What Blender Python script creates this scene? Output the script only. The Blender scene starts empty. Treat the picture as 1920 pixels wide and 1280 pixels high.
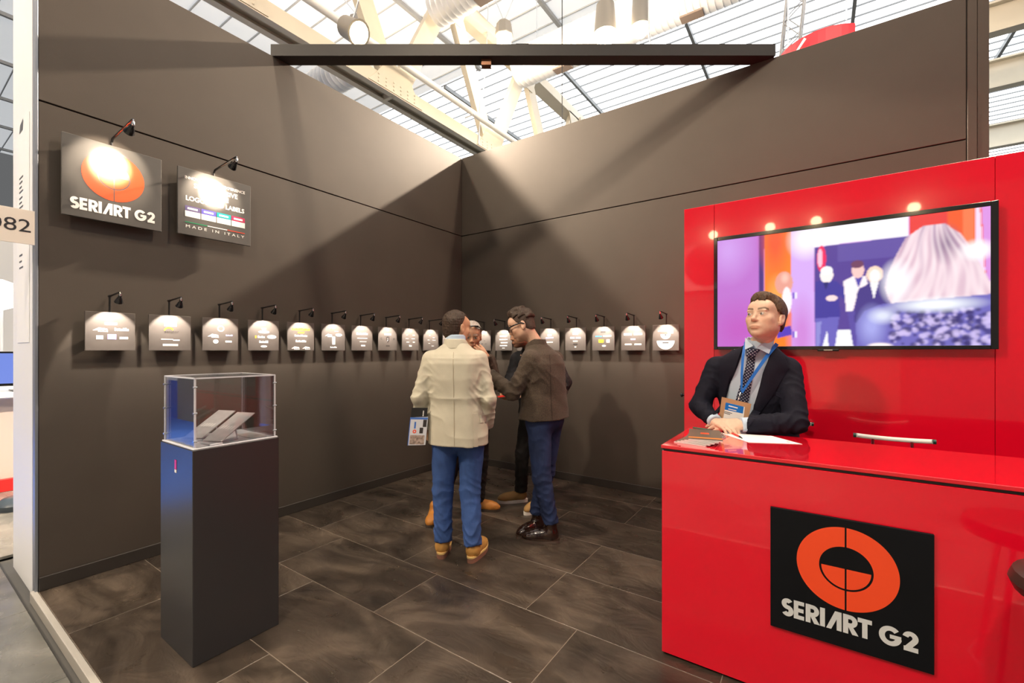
import bpy, math, random
import numpy as np
from mathutils import Vector, Matrix

# ------------------------------------------------------------------ camera
scn = bpy.context.scene
COL = scn.collection
cam_d = bpy.data.cameras.new('camera')
cam = bpy.data.objects.new('camera', cam_d)
COL.objects.link(cam)
cam_d.sensor_width = 36.0
cam_d.lens = 830.0 / 1920.0 * 36.0
cam_d.shift_y = 17.0 / 1920.0
cam_d.clip_start = 0.05
cam_d.clip_end = 200
cam.location = (3.856, -4.438, 1.45)
cam.rotation_euler = (math.radians(90), 0, math.radians(34.526))
scn.camera = cam

# ------------------------------------------------------------------ world, big lights, exposure
world = bpy.data.worlds.new('hall_daylight')
scn.world = world
world.use_nodes = True
bg = world.node_tree.nodes['Background']
bg.inputs[0].default_value = (0.96, 0.98, 1.0, 1)
bg.inputs[1].default_value = 0.10
scn.view_settings.view_transform = 'Standard'
scn.view_settings.look = 'None'
scn.view_settings.gamma = 1.0
scn.view_settings.use_curve_mapping = False
scn.view_settings.exposure = 0.48
WARM = (1.0, 0.80, 0.60)
SKYLIGHT = 2.6          # radiance of the roof glazing
HIGHBAY = 550.0        # watts of each high-bay lamp
PICTURE_W = 11.5         # watts of each little picture lamp
random.seed(4)
np.random.seed(4)

# ------------------------------------------------------------------ materials
MATS = {}

def mat(name, color=(0.5, 0.5, 0.5), rough=0.5, metal=0.0, var=0.0, vscale=8.0, bump=0.0, bscale=60.0, emit=None, estr=0.0,
        coat=0.0, spec=0.5, trans=0.0, ior=1.45, attr=None, stretch=None, sheen=0.0, detail=4.0):
    if name in MATS:
        return MATS[name]
    m = bpy.data.materials.new(name)
    m.use_nodes = True
    nt = m.node_tree
    b = nt.nodes['Principled BSDF']
    b.inputs['Base Color'].default_value = (*color, 1)
    b.inputs['Roughness'].default_value = rough
    b.inputs['Metallic'].default_value = metal
    b.inputs['Specular IOR Level'].default_value = spec
    b.inputs['Coat Weight'].default_value = coat
    b.inputs['Coat Roughness'].default_value = 0.03
    b.inputs['Transmission Weight'].default_value = trans
    b.inputs['IOR'].default_value = ior
    b.inputs['Sheen Weight'].default_value = sheen
    if emit is not None:
        b.inputs['Emission Color'].default_value = (*emit, 1)
        b.inputs['Emission Strength'].default_value = estr
    tc = nt.nodes.new('ShaderNodeTexCoord')
    vec = tc.outputs['Object']
    if stretch:
        mp = nt.nodes.new('ShaderNodeMapping')
        mp.inputs['Scale'].default_value = stretch
        nt.links.new(vec, mp.inputs['Vector'])
        vec = mp.outputs[0]
    src = None
    if attr:
        a = nt.nodes.new('ShaderNodeVertexColor')
        a.layer_name = attr
        src = a.outputs[0]
        nt.links.new(src, b.inputs['Base Color'])
    if var > 0:
        n = nt.nodes.new('ShaderNodeTexNoise')
        n.inputs['Scale'].default_value = vscale
        n.inputs['Detail'].default_value = detail
        nt.links.new(vec, n.inputs['Vector'])
        mr = nt.nodes.new('ShaderNodeMapRange')
        mr.inputs[1].default_value = 0.3
        mr.inputs[2].default_value = 0.7
        mr.inputs[3].default_value = 1 - var
        mr.inputs[4].default_value = 1 + var
        nt.links.new(n.outputs[0], mr.inputs[0])
        mx = nt.nodes.new('ShaderNodeMix')
        mx.data_type = 'RGBA'
        mx.blend_type = 'MULTIPLY'
        mx.inputs[0].default_value = 1.0
        mx.inputs[6].default_value = (*color, 1)
        if src:
            nt.links.new(src, mx.inputs[6])
        nt.links.new(mr.outputs[0], mx.inputs[7])
        nt.links.new(mx.outputs[2], b.inputs['Base Color'])
    if bump > 0:
        n2 = nt.nodes.new('ShaderNodeTexNoise')
        n2.inputs['Scale'].default_value = bscale
        n2.inputs['Detail'].default_value = 5.0
        nt.links.new(vec, n2.inputs['Vector'])
        bp = nt.nodes.new('ShaderNodeBump')
        bp.inputs['Strength'].default_value = bump
        bp.inputs['Distance'].default_value = 0.01
        nt.links.new(n2.outputs[0], bp.inputs['Height'])
        nt.links.new(bp.outputs[0], b.inputs['Normal'])
    MATS[name] = m
    return m

M_WALL = mat('charcoal_wall_paint', (0.066, 0.055, 0.045), 0.55, var=0.05, vscale=3, bump=0.06, bscale=300, spec=0.35)
M_WALLEDGE = mat('wall_seam_dark', (0.012, 0.011, 0.010), 0.7)
M_BASE = mat('charcoal_baseboard', (0.035, 0.030, 0.026), 0.5)
M_SLATE = None
M_RED = mat('red_lacquer', (0.74, 0.003, 0.022), 0.16, coat=0.8, spec=0.5)
M_REDTOP = mat('red_lacquer_gloss', (0.70, 0.004, 0.018), 0.08, coat=1.0)
M_BLACK = mat('satin_black', (0.012, 0.012, 0.013), 0.4)
M_BLACKGLOSS = mat('gloss_black_plastic', (0.008, 0.009, 0.011), 0.12, coat=0.4)
M_WHITE = mat('white_laminate', (0.82, 0.84, 0.86), 0.4)
M_PRINTW = mat('white_print', (0.86, 0.85, 0.83), 0.5)
M_ORANGE = mat('orange_red_print', (0.87, 0.075, 0.018), 0.45)
M_LOGOBLK = mat('black_logo_board', (0.006, 0.007, 0.009), 0.45, var=0.1, spec=0.15)
M_BOARD = mat('grey_brown_board', (0.098, 0.086, 0.079), 0.5, var=0.05, vscale=20)
M_BOARDEDGE = mat('dark_print', (0.035, 0.03, 0.03), 0.5)
M_CHROME = mat('chrome', (0.75, 0.75, 0.76), 0.15, 1.0)
M_ALU = mat('aluminium', (0.62, 0.65, 0.70), 0.35, 0.9)
M_BEIGE = mat('beige_steel_paint', (0.60, 0.55, 0.45), 0.5, var=0.06, vscale=1.2)
M_DUCT = mat('galvanised_duct', (0.82, 0.84, 0.87), 0.38, 0.25, var=0.05, vscale=2)
M_ROOF = mat('roof_sheet_added_glow', (0.80, 0.82, 0.84), 0.6, emit=(0.94, 0.97, 1.0), estr=0.31)  # emission added so the plain roof looks bright and fills from overhead
M_ROOFRIB = mat('grey_roof_rib', (0.16, 0.17, 0.18), 0.5)
M_GLAZE = mat('lit_roof_glazing', (0.9, 0.9, 0.9), 0.5, emit=(0.95, 0.98, 1.0), estr=SKYLIGHT)
M_BULB = mat('lit_warm_bulb', (1, 0.9, 0.7), 0.5, emit=(1.0, 0.78, 0.45), estr=30.0)
M_PIXEL = {}

# ------------------------------------------------------------------ object helpers
def wloc(p):
    v = Vector((0, 0, 0))
    while p is not None:
        v += p.location
        p = p.parent
    return v

def tag(o, label=None, cat=None, group=None, kind=None):
    if label:
        o['label'] = label
    if cat:
        o['category'] = cat
    if group:
        o['group'] = group
    if kind:
        o['kind'] = kind
    return o

def empty(name, loc=(0, 0, 0), label=None, cat=None, group=None, kind=None, parent=None):
    o = bpy.data.objects.new(name, None)
    COL.objects.link(o)
    o.location = loc
    o.empty_display_size = 0.1
    if parent:
        o.parent = parent
        o.location = Vector(loc) - wloc(parent)
    return tag(o, label, cat, group, kind)

class MB:
    """collects faces; coordinates are world coordinates when built under an unrotated parent"""
    def __init__(s):
        s.v = []
        s.f = []
        s.m = []
        s.cur = 0
    def add(s, vs, fs):
        n = len(s.v)
        s.v.extend([tuple(map(float, p)) for p in vs])
        for f in fs:
            s.f.append([i + n for i in f])
            s.m.append(s.cur)
        return s
    def box(s, x0, x1, y0, y1, z0, z1):
        vs = [(x, y, z) for x in (x0, x1) for y in (y0, y1) for z in (z0, z1)]
        return s.add(vs, [(0, 1, 3, 2), (4, 6, 7, 5), (0, 4, 5, 1), (2, 3, 7, 6), (0, 2, 6, 4), (1, 5, 7, 3)])
    def bevbox(s, x0, x1, y0, y1, z0, z1, b=0.004):
        # box with chamfered vertical and horizontal edges
        vs = []
        for sx, X in ((1, x0), (-1, x1)):
            for sy, Y in ((1, y0), (-1, y1)):
                for sz, Z in ((1, z0), (-1, z1)):
                    vs += [(X, Y + sy * b, Z + sz * b), (X + sx * b, Y, Z + sz * b), (X + sx * b, Y + sy * b, Z)]
        import bmesh
        bm = bmesh.new()
        for p in vs:
            bm.verts.new(p)
        bmesh.ops.convex_hull(bm, input=bm.verts)
        bmesh.ops.dissolve_limit(bm, angle_limit=0.01, verts=bm.verts, edges=bm.edges)
        bm.verts.index_update()
        s.add([v.co[:] for v in bm.verts], [[v.index for v in f.verts] for f in bm.faces])
        bm.free()
        return s
    def tube(s, pts, r, n=10, cap=True):
        pts = [Vector(p) for p in pts]
        rs = r if isinstance(r, (list, tuple)) else [r] * len(pts)
        rings = []
        ref = None
        for i, p in enumerate(pts):
            d = (pts[min(i + 1, len(pts) - 1)] - pts[max(i - 1, 0)]).normalized()
            if ref is None:
                ref = Vector((0, 0, 1)) if abs(d.z) < 0.9 else Vector((1, 0, 0))
            a = d.cross(ref).normalized()
            b = d.cross(a).normalized()
            ref = -b
            rings.append([p + (a * math.cos(2 * math.pi * k / n) + b * math.sin(2 * math.pi * k / n)) * rs[i] for k in range(n)])
        vs = [q for ring in rings for q in ring]
        fs = []
        for i in range(len(pts) - 1):
            for k in range(n):
                fs.append((i * n + k, i * n + (k + 1) % n, (i + 1) * n + (k + 1) % n, (i + 1) * n + k))
        if cap:
            fs.append(list(range(n))[::-1])
            fs.append([(len(pts) - 1) * n + k for k in range(n)])
        return s.add(vs, fs)
    def lathe(s, prof, c=(0, 0, 0), n=24, R=None):
        vs, fs = [], []
        for (r, z) in prof:
            for k in range(n):
                p = Vector((r * math.cos(2 * math.pi * k / n), r * math.sin(2 * math.pi * k / n), z))
                if R is not None:
                    p = R @ p
                vs.append(p + Vector(c))
        for i in range(len(prof) - 1):
            for k in range(n):
                fs.append((i * n + k, i * n + (k + 1) % n, (i + 1) * n + (k + 1) % n, (i + 1) * n + k))
        fs.append(list(range(n))[::-1])
        fs.append([(len(prof) - 1) * n + k for k in range(n)])
        return s.add(vs, fs)
    def bar(s, a, b, w, h, up=(0, 0, 1)):
        a, b = Vector(a), Vector(b)
        d = (b - a).normalized()
        sx = d.cross(Vector(up)).normalized() * (w / 2)
        sy = sx.cross(d).normalized() * (h / 2)
        vs = [p + i * sx + j * sy for p in (a, b) for i, j in ((-1, -1), (1, -1), (1, 1), (-1, 1))]
        return s.add(vs, [(0, 1, 2, 3), (7, 6, 5, 4), (0, 4, 5, 1), (1, 5, 6, 2), (2, 6, 7, 3), (3, 7, 4, 0)])
    def prism(s, poly, frame, d0, d1):
        """2-D polygon in frame (O,U,V,N) extruded along N"""
        O, U, V, N = [Vector(q) for q in frame]
        n = len(poly)
        vs = [O + U * p[0] + V * p[1] + N * d0 for p in poly] + [O + U * p[0] + V * p[1] + N * d1 for p in poly]
        fs = [list(range(n))[::-1], [n + k for k in range(n)]]
        fs += [(k, (k + 1) % n, n + (k + 1) % n, n + k) for k in range(n)]
        return s.add(vs, fs)
    def build(s, name, material, parent=None, smooth=False, **tags):
        me = bpy.data.meshes.new(name)
        me.from_pydata(s.v, [], s.f)
        ms = material if isinstance(material, (list, tuple)) else [material]
        for m_ in ms:
            me.materials.append(m_)
        if len(ms) > 1:
            me.polygons.foreach_set('material_index', s.m)
        if smooth:
            me.polygons.foreach_set('use_smooth', [True] * len(me.polygons))
            try:
                me.set_sharp_from_angle(angle=math.radians(40))
            except Exception:
                pass
        me.update()
        o = bpy.data.objects.new(name, me)
        COL.objects.link(o)
        if parent:
            o.parent = parent
            o.location = -wloc(parent)
        return tag(o, **tags)

def copy_tree(o, parent=None):
    c = o.copy()
    COL.objects.link(c)
    c.parent = parent
    for ch in list(o.children):
        copy_tree(ch, c)
    return c

def recalc(o):
    import bmesh
    bm = bmesh.new()
    bm.from_mesh(o.data)
    bmesh.ops.recalc_face_normals(bm, faces=bm.faces)
    bm.to_mesh(o.data)
    bm.free()
    return o

# ------------------------------------------------------------------ flat print: letters and marks
_TXT = {}

def text_tris(s, bold=0.0, spacing=1.0):
    """mesh of a line of text, cap height about 0.7 per unit size, origin at left baseline"""
    key = (s, bold, spacing)
    if key not in _TXT:
        cu = bpy.data.curves.new('t', 'FONT')
        cu.body = s
        cu.size = 1.0
        cu.offset = bold
        cu.space_character = spacing
        cu.resolution_u = 3
        cu.fill_mode = 'BOTH'
        ob = bpy.data.objects.new('t', cu)
        COL.objects.link(ob)
        dg = bpy.context.evaluated_depsgraph_get()
        me = bpy.data.meshes.new_from_object(ob.evaluated_get(dg))
        V = [(v.co.x, v.co.y) for v in me.vertices]
        F = [list(p.vertices) for p in me.polygons]
        bpy.data.objects.remove(ob)
        bpy.data.curves.remove(cu)
        bpy.data.meshes.remove(me)
        _TXT[key] = (V, F)
    return _TXT[key]

class Print:
    """flat print on a frame (O,U,V,N)"""
    def __init__(s, frame, off=0.0012):
        s.O, s.U, s.V, s.N = [Vector(q) for q in frame]
        s.off = off
        s.mb = MB()
        s.lift = 0.0
    def P(s, u, v):
        return s.O + s.U * u + s.V * v + s.N * (s.off + s.lift)
    def poly(s, pts):
        s.mb.add([s.P(*p) for p in pts], [list(range(len(pts)))])
    def rect(s, u0, u1, v0, v1):
        s.poly([(u0, v0), (u1, v0), (u1, v1), (u0, v1)])
    def arc(s, c, r0, r1, a0, a1, n=40):
        vs, fs = [], []
        for k in range(n + 1):
            a = math.radians(a0 + (a1 - a0) * k / n)
            vs += [s.P(c[0] + r0 * math.cos(a), c[1] + r0 * math.sin(a)), s.P(c[0] + r1 * math.cos(a), c[1] + r1 * math.sin(a))]
        for k in range(n):
            fs.append((2 * k, 2 * k + 1, 2 * k + 3, 2 * k + 2))
        s.mb.add(vs, fs)
    def ellipse(s, c, a, b, n=24):
        s.poly([(c[0] + a * math.cos(2 * math.pi * k / n), c[1] + b * math.sin(2 * math.pi * k / n)) for k in range(n)])
    def stroke(s, pts, w):
        vs, fs = [], []
        n = len(pts)
        for i, p in enumerate(pts):
            q0, q1 = pts[max(i - 1, 0)], pts[min(i + 1, n - 1)]
            dx, dy = q1[0] - q0[0], q1[1] - q0[1]
            l = math.hypot(dx, dy) or 1
            nx, ny = -dy / l * w / 2, dx / l * w / 2
            vs += [s.P(p[0] + nx, p[1] + ny), s.P(p[0] - nx, p[1] - ny)]
        for i in range(n - 1):
            fs.append((2 * i, 2 * i + 1, 2 * i + 3, 2 * i + 2))
        s.mb.add(vs, fs)
    def text(s, t, u, v, cap, width=None, bold=0.0, anchor='c', spacing=1.0):
        V, F = text_tris(t, bold, spacing)
        if not V:
            return
        x0, x1 = min(p[0] for p in V), max(p[0] for p in V)
        y0, y1 = min(p[1] for p in V), max(p[1] for p in V)
        k = cap / (y1 - y0)
        kx = k if width is None else width / (x1 - x0)
        w = (x1 - x0) * kx
        ox = u - w / 2 if anchor == 'c' else (u if anchor == 'l' else u - w)
        s.mb.add([s.P(ox + (p[0] - x0) * kx, v + (p[1] - y0) * k) for p in V], F)
    def blur_word(s, n, u, v, cap, width):
        """a word too small to read: a run of little blocks"""
        w = width / n
        for k in range(n):
            hh = cap * (1.0, .72, .86, .7, .95)[k % 5]
            s.rect(u - width / 2 + k * w, u - width / 2 + (k + .78) * w, v, v + hh)
    def build(s, name, material, parent, **tags):
        return s.mb.build(name, material, parent, **tags)

def wordmark(pr, u0, u1, v0, h):
    """the heavy geometric word on the stand's signs, S E R I A(slash) R T  G 2"""
    def arcpts(c, r, a0, a1, n=14, ky=1.0):
        return [(c[0] + r * math.cos(math.radians(a0 + (a1 - a0) * k / n)), c[1] + ky * r * math.sin(math.radians(a0 + (a1 - a0) * k / n))) for k in range(n + 1)]
    w = 0.25
    glyph = []
    x = 0.0
    # S
    S = arcpts((0.30, 0.69), 0.185, 35, 265, 16) + arcpts((0.30, 0.31), 0.195, 85, -150, 16)[1:]
    glyph.append(('st', S, w, x)); x += 0.64
    # E
    for r in ((0, .24, 0, 1), (0, .55, 0, .22), (0, .52, .39, .61), (0, .55, .78, 1)):
        glyph.append(('re', r, x))
    x += 0.63
    def letterR(x):
        glyph.append(('re', (0, .25, 0, 1), x))
        glyph.append(('st', [(0.2, 0.885), (0.36, 0.885)] + arcpts((0.36, 0.675), 0.21, 90, -90, 12) + [(0.2, 0.465)], 0.23, x))
        glyph.append(('po', [(0.22, 0.42), (0.46, 0.42), (0.74, 0), (0.44, 0)], x))
    letterR(x); x += 0.74
    glyph.append(('re', (0, .25, 0, 1), x)); x += 0.31
    # A: a slash leaning on an upright
    glyph.append(('po', [(0, 0), (0.25, 0), (0.62, 0.80), (0.62, 1), (0.44, 1)], x))
    glyph.append(('re', (0.52, 0.76, 0, 1), x)); x += 0.83
    letterR(x); x += 0.70
    # T
    glyph.append(('re', (0, .66, .77, 1), x)); glyph.append(('re', (0.205, 0.455, 0, 1), x)); x += 0.98
    # G
    glyph.append(('st', arcpts((0.5, 0.5), 0.375, 42, 352, 26), w, x))
    glyph.append(('re', (0.48, 0.98, 0.38, 0.58), x)); x += 1.06
    # 2
    glyph.append(('st', arcpts((0.31, 0.66), 0.215, 170, -38, 14) + [(0.16, 0.13)], 0.24, x))
    glyph.append(('re', (0.02, .64, 0, .23), x)); x += 0.66
    k = (u1 - u0) / x
    for g in glyph:
        if g[0] == 're':
            a, b, c, d = g[1]
            pr.rect(u0 + (g[2] + a) * k, u0 + (g[2] + b) * k, v0 + c * h, v0 + d * h)
        elif g[0] == 'po':
            pr.poly([(u0 + (g[2] + p[0]) * k, v0 + p[1] * h) for p in g[1]])
        else:
            pr.stroke([(u0 + (g[3] + p[0]) * k, v0 + p[1] * h) for p in g[1]], g[2] * (k + h) / 2)
        pr.lift += 0.00001

def ring_logo(pr, c, R):
    g = 0.013 * R / 0.1
    # outer ring in two halves split by a fine slit
    hw = 0.018 * R
    for sx in (-1, 1):
        n = 48
        vs, fs = [], []
        for k in range(n + 1):
            for r in (R * 0.53, R):
                lim = math.acos(hw / r)
                t = -lim + 2 * lim * k / n
                vs.append(pr.P(c[0] + sx * r * math.cos(t), c[1] + r * math.sin(t)))
        for k in range(n):
            q = (2 * k, 2 * k + 1, 2 * k + 3, 2 * k + 2)
            fs.append(q if sx > 0 else q[::-1])
        pr.mb.add(vs, fs)
        r = R * 0.485
        lim = math.acos(hw / r)
        pts = [(c[0] + sx * hw, c[1])] + [(c[0] + sx * r * math.cos(-t), c[1] + r * math.sin(-t)) for t in np.linspace(0, lim, 24)]
        pr.poly(pts if sx < 0 else pts[::-1])

# ------------------------------------------------------------------ stone materials (world position so that shared meshes differ)
def stone(name, c0, c1, c2, rough, scale, bump, rvar=0.12):
    m = bpy.data.materials.new(name)
    m.use_nodes = True
    nt = m.node_tree
    b = nt.nodes['Principled BSDF']
    g = nt.nodes.new('ShaderNodeNewGeometry')
    oi = nt.nodes.new('ShaderNodeObjectInfo')
    mul = nt.nodes.new('ShaderNodeVectorMath')
    mul.operation = 'SCALE'
    mul.inputs['Scale'].default_value = 7.0
    comb = nt.nodes.new('ShaderNodeCombineXYZ')
    for i in range(3):
        nt.links.new(oi.outputs['Random'], comb.inputs[i])
    nt.links.new(comb.outputs[0], mul.inputs[0])
    add = nt.nodes.new('ShaderNodeVectorMath')
    nt.links.new(g.outputs['Position'], add.inputs[0])
    nt.links.new(mul.outputs[0], add.inputs[1])
    mp = nt.nodes.new('ShaderNodeMapping')
    mp.inputs['Scale'].default_value = (0.55, 1.0, 1.0)
    mp.inputs['Rotation'].default_value = (0, 0, 0.5)
    nt.links.new(add.outputs[0], mp.inputs[0])
    n1 = nt.nodes.new('ShaderNodeTexNoise')
    n1.inputs['Scale'].default_value = scale
    n1.inputs['Detail'].default_value = 7
    n1.inputs['Roughness'].default_value = 0.6
    n1.inputs['Distortion'].default_value = 1.4
    nt.links.new(mp.outputs[0], n1.inputs['Vector'])
    rp = nt.nodes.new('ShaderNodeValToRGB')
    rp.color_ramp.elements[0].position = 0.32
    rp.color_ramp.elements[0].color = (*c0, 1)
    rp.color_ramp.elements[1].position = 0.70
    rp.color_ramp.elements[1].color = (*c2, 1)
    e = rp.color_ramp.elements.new(0.5)
    e.color = (*c1, 1)
    nt.links.new(n1.outputs[0], rp.inputs[0])
    nt.links.new(rp.outputs[0], b.inputs['Base Color'])
    n2 = nt.nodes.new('ShaderNodeTexNoise')
    n2.inputs['Scale'].default_value = scale * 1.7
    n2.inputs['Detail'].default_value = 5
    n2.inputs['Distortion'].default_value = 2.2
    nt.links.new(mp.outputs[0], n2.inputs['Vector'])
    mr = nt.nodes.new('ShaderNodeMapRange')
    mr.inputs[1].default_value = 0.3
    mr.inputs[2].default_value = 0.7
    mr.inputs[3].default_value = rough - rvar
    mr.inputs[4].default_value = rough + rvar
    nt.links.new(n2.outputs[0], mr.inputs[0])
    nt.links.new(mr.outputs[0], b.inputs['Roughness'])
    bp = nt.nodes.new('ShaderNodeBump')
    bp.inputs['Strength'].default_value = bump
    bp.inputs['Distance'].default_value = 0.02
    nt.links.new(n2.outputs[0], bp.inputs['Height'])
    nt.links.new(bp.outputs[0], b.inputs['Normal'])
    return m

M_SLATE = stone('brown_slate', (0.020, 0.015, 0.011), (0.052, 0.040, 0.030), (0.115, 0.090, 0.068), 0.36, 2.6, 0.4)
M_AISLE = stone('grey_aisle_stone', (0.10, 0.105, 0.095), (0.17, 0.17, 0.155), (0.27, 0.265, 0.24), 0.24, 1.8, 0.12)
M_GROUT = mat('pale_grout', (0.20, 0.165, 0.13), 0.7)

# ------------------------------------------------------------------ floor of the stand: slate planks in courses
floor = MB().box(0.0, 6.4, -3.86, 0.0, -0.06, -0.0015).build('floor', M_GROUT, kind='structure')
rows = [(-0.35, 0.0, 1.55), (-0.85, -0.35, 2.53), (-1.35, -0.85, 2.02), (-1.85, -1.35, 2.54), (-2.35, -1.85, 2.51), (-2.85, -2.35, 2.83), (-3.35, -2.85, 2.245), (-3.86, -3.35, 2.70)]
tile_meshes = {}
for (y0, y1, j) in rows:
    x = j - math.floor(j)
    cuts = [0.0] + [x + k for k in range(8) if 0.05 < x + k < 6.35] + [6.4]
    for a, b in zip(cuts[:-1], cuts[1:]):
        key = (round(b - a, 3), round(y1 - y0, 3))
        g = 0.0022
        if key not in tile_meshes:
            o = MB().bevbox(g, key[0] - g, g, key[1] - g, -0.012, 0.0, 0.001).build('tile', M_SLATE, floor)
            tile_meshes[key] = o.data
        else:
            o = bpy.data.objects.new('tile', tile_meshes[key])
            COL.objects.link(o)
            o.parent = floor
        o.location = (a, y0, 0.0)

# aisle outside the stand
aisle = MB().box(-30, 26, -16, 36, -0.12, -0.065).build('floor_aisle', mat('aisle_screed', (0.10, 0.10, 0.095), 0.6), kind='structure')
am = None
for i in range(-6, 8):
    for j in range(-3, 4):
        x0 = -0.75 + i * 0.9
        y0 = -3.925 - 0.9 * (j + 4) + 0.0
        if j < -3 + 0 or y0 < -9.5:
            continue
        if am is None:
            o = MB().bevbox(0.002, 0.898, 0.002, 0.898, -0.05, -0.03, 0.0015).build('tile', M_AISLE, aisle)
            am = o.data
        else:
            o = bpy.data.objects.new('tile', am)
            COL.objects.link(o)
            o.parent = aisle
        o.location = (x0, y0 + 0.0, 0)
# a few aisle slabs beyond the end of the left wall
for i in range(-8, 0):
    for j in range(0, 3):
        o = bpy.data.objects.new('tile', am)
        COL.objects.link(o)
        o.parent = aisle
        o.location = (-0.96 + (i + 0) * 0.9, -3.925 + 0.9 * j, 0)

tag(MB().bevbox(-0.03, 6.4, -3.890, -3.862, -0.06, 0.004, 0.003).build('trim_1', mat('worn_pale_aluminium', (0.60, 0.58, 0.53), 0.4, 0.3)), kind='structure')

# ------------------------------------------------------------------ stand walls
HT, SEAM = 3.984, 2.956
wl = MB().box(-0.055, -0.012, -3.858, 0.0, 0.0, HT - 0.004).build('wall_left', M_WALLEDGE, kind='structure')
MB().bevbox(-0.014, 0.0, -3.858, -0.001, 0.0, SEAM - 0.004, 0.002).build('panel', M_WALL, wl)
MB().bevbox(-0.014, 0.0, -3.858, -0.001, SEAM + 0.006, HT, 0.002).build('panel', M_WALL, wl)
wr = MB().box(-0.055, 4.85, 0.012, 0.055, 0.0, HT - 0.004).build('wall_right', M_WALLEDGE, kind='structure')
MB().bevbox(0.0, 4.735, 0.0, 0.014, 0.0, SEAM - 0.004, 0.002).build('panel', M_WALL, wr)
MB().bevbox(0.0, 4.735, 0.0, 0.014, SEAM + 0.006, HT, 0.002).build('panel', M_WALL, wr)
MB().bevbox(4.741, 4.79, -0.004, 0.014, 0.0, HT, 0.002).build('post', M_WALL, wr)
MB().bevbox(4.792, 4.85, -0.002, 0.014, 0.0, HT, 0.002).build('post', M_WALL, wr)
tag(MB().bevbox(0.0, 0.013, -3.858, -0.014, 0.0, 0.085, 0.003).build('baseboard_left', M_BASE), kind='structure')
tag(MB().bevbox(0.0, 3.04, -0.013, 0.0, 0.0, 0.085, 0.003).build('baseboard_right', M_BASE), kind='structure')
# end of the left wall: metal profile and white return panel towards the aisle
tag(MB().bevbox(-0.056, 0.003, -3.874, -3.860, -0.03, HT, 0.002).build('trim_2', mat('grey_metal_profile', (0.30, 0.33, 0.38), 0.35, 0.6)), kind='structure')
wa = MB().box(-0.68, -0.058, -3.876, -3.845, -0.03, HT).build('wall_aisle_return', mat('white_wall_panel', (0.84, 0.87, 0.90), 0.45), kind='structure')
MB().bevbox(-0.50, -0.13, -3.8795, -3.8765, 1.50, 2.92, 0.001).build('notice_sheet', mat('white_paper', (0.84, 0.87, 0.89), 0.6), wa)
pr = Print(((-0.40, -3.8795, 0), (1, 0, 0), (0, 0, 1), (0, -1, 0)))
for k, z in enumerate((2.30, 2.33, 2.37, 2.40, 2.43, 2.47, 2.50, 2.53, 2.56, 2.02, 2.06, 1.98)):
    pr.rect(-0.03, 0.05 + 0.02 * (k % 3), z, z + 0.010)
pr.poly([(-0.03, 2.86), (0.08, 2.86), (0.10, 2.93), (0.0, 2.91)])
pr.build('printed_marks', mat('grey_print', (0.10, 0.11, 0.13), 0.5), wa)

# diagonal lighting beam resting on both walls
beam = empty('lighting_beam', (0.0, -2.39, HT), 'long black box beam bridging the tops of both dark walls', 'beam')
mb = MB()
dv = Vector((3.48, 2.39, 0)).normalized()
mb.bar(Vector((0, -2.39, 4.035)) - dv * 0.06, Vector((3.48, 0, 4.035)) + dv * 0.06, 0.13, 0.10)
mb.build('beam_box', mat('black_beam_paint', (0.020, 0.019, 0.019), 0.45), beam)
nrm = Vector((dv.y, -dv.x, 0))
mb = MB()
a = Vector((0, -2.39, 4.088)) + nrm * 0.02 + dv * 2.05
mb.bar(a, a + dv * 0.11, 0.05, 0.03)
mb.build('terminal_box', M_BLACK, beam)
mb = MB()
a = Vector((0, -2.39, 3.955)) + dv * 1.75
mb.bar(a, a + dv * 0.085, 0.06, 0.05)
mb.build('driver_box', mat('copper_brown_metal', (0.16, 0.07, 0.035), 0.35, 0.5), beam)

# ------------------------------------------------------------------ exhibition hall roof
ZR = 12.6
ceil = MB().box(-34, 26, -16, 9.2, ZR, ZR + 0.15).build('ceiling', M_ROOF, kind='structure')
shared = None
for k in range(28):
    y = -15.6 + k * 0.9
    if shared is None:
        o = MB().box(-34, 26, 0, 0.035, ZR - 0.05, ZR + 0.01).build('rib', mat('pale_roof_rib', (0.50, 0.52, 0.54), 0.5), ceil)
        shared = o.data
    else:
        o = bpy.data.objects.new('rib', shared)
        COL.objects.link(o)
        o.parent = ceil
    o.location = (0, y, 0)
shared = None
for k in range(16):
    x = -33.0 + k * 3.7
    if shared is None:
        o = MB().box(0, 0.12, -16, 9.2, ZR - 0.17, ZR - 0.05).build('purlin', mat('mid_grey_purlin', (0.35, 0.36, 0.37), 0.5), ceil)
        shared = o.data
    else:
        o = bpy.data.objects.new('purlin', shared)
        COL.objects.link(o)
        o.parent = ceil
    o.location = (x, 0, 0)
# glazed half of the roof
glz = MB().box(-34, 26, 9.2, 38, ZR, ZR + 0.1).build('window_1', M_GLAZE, kind='structure')
shared = None
for k in range(52):
    if shared is None:
        o = MB().box(-34, 26, 0, 0.028, ZR - 0.05, ZR + 0.01).build('glazing_bar', M_ROOFRIB, glz)
        shared = o.data
    else:
        o = bpy.data.objects.new('glazing_bar', shared)
        COL.objects.link(o)
        o.parent = glz
    o.location = (0, 9.25 + 0.55 * k, 0)
shared = None
for k in range(12):
    if shared is None:
        o = MB().box(0, 0.10, 9.2, 38, ZR - 0.22, ZR - 0.05).build('glazing_rafter', M_ROOFRIB, glz)
        shared = o.data
    else:
        o = bpy.data.objects.new('glazing_rafter', shared)
        COL.objects.link(o)
        o.parent = glz
    o.location = (-32.0 + 4.6 * k, 0, 0)

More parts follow.
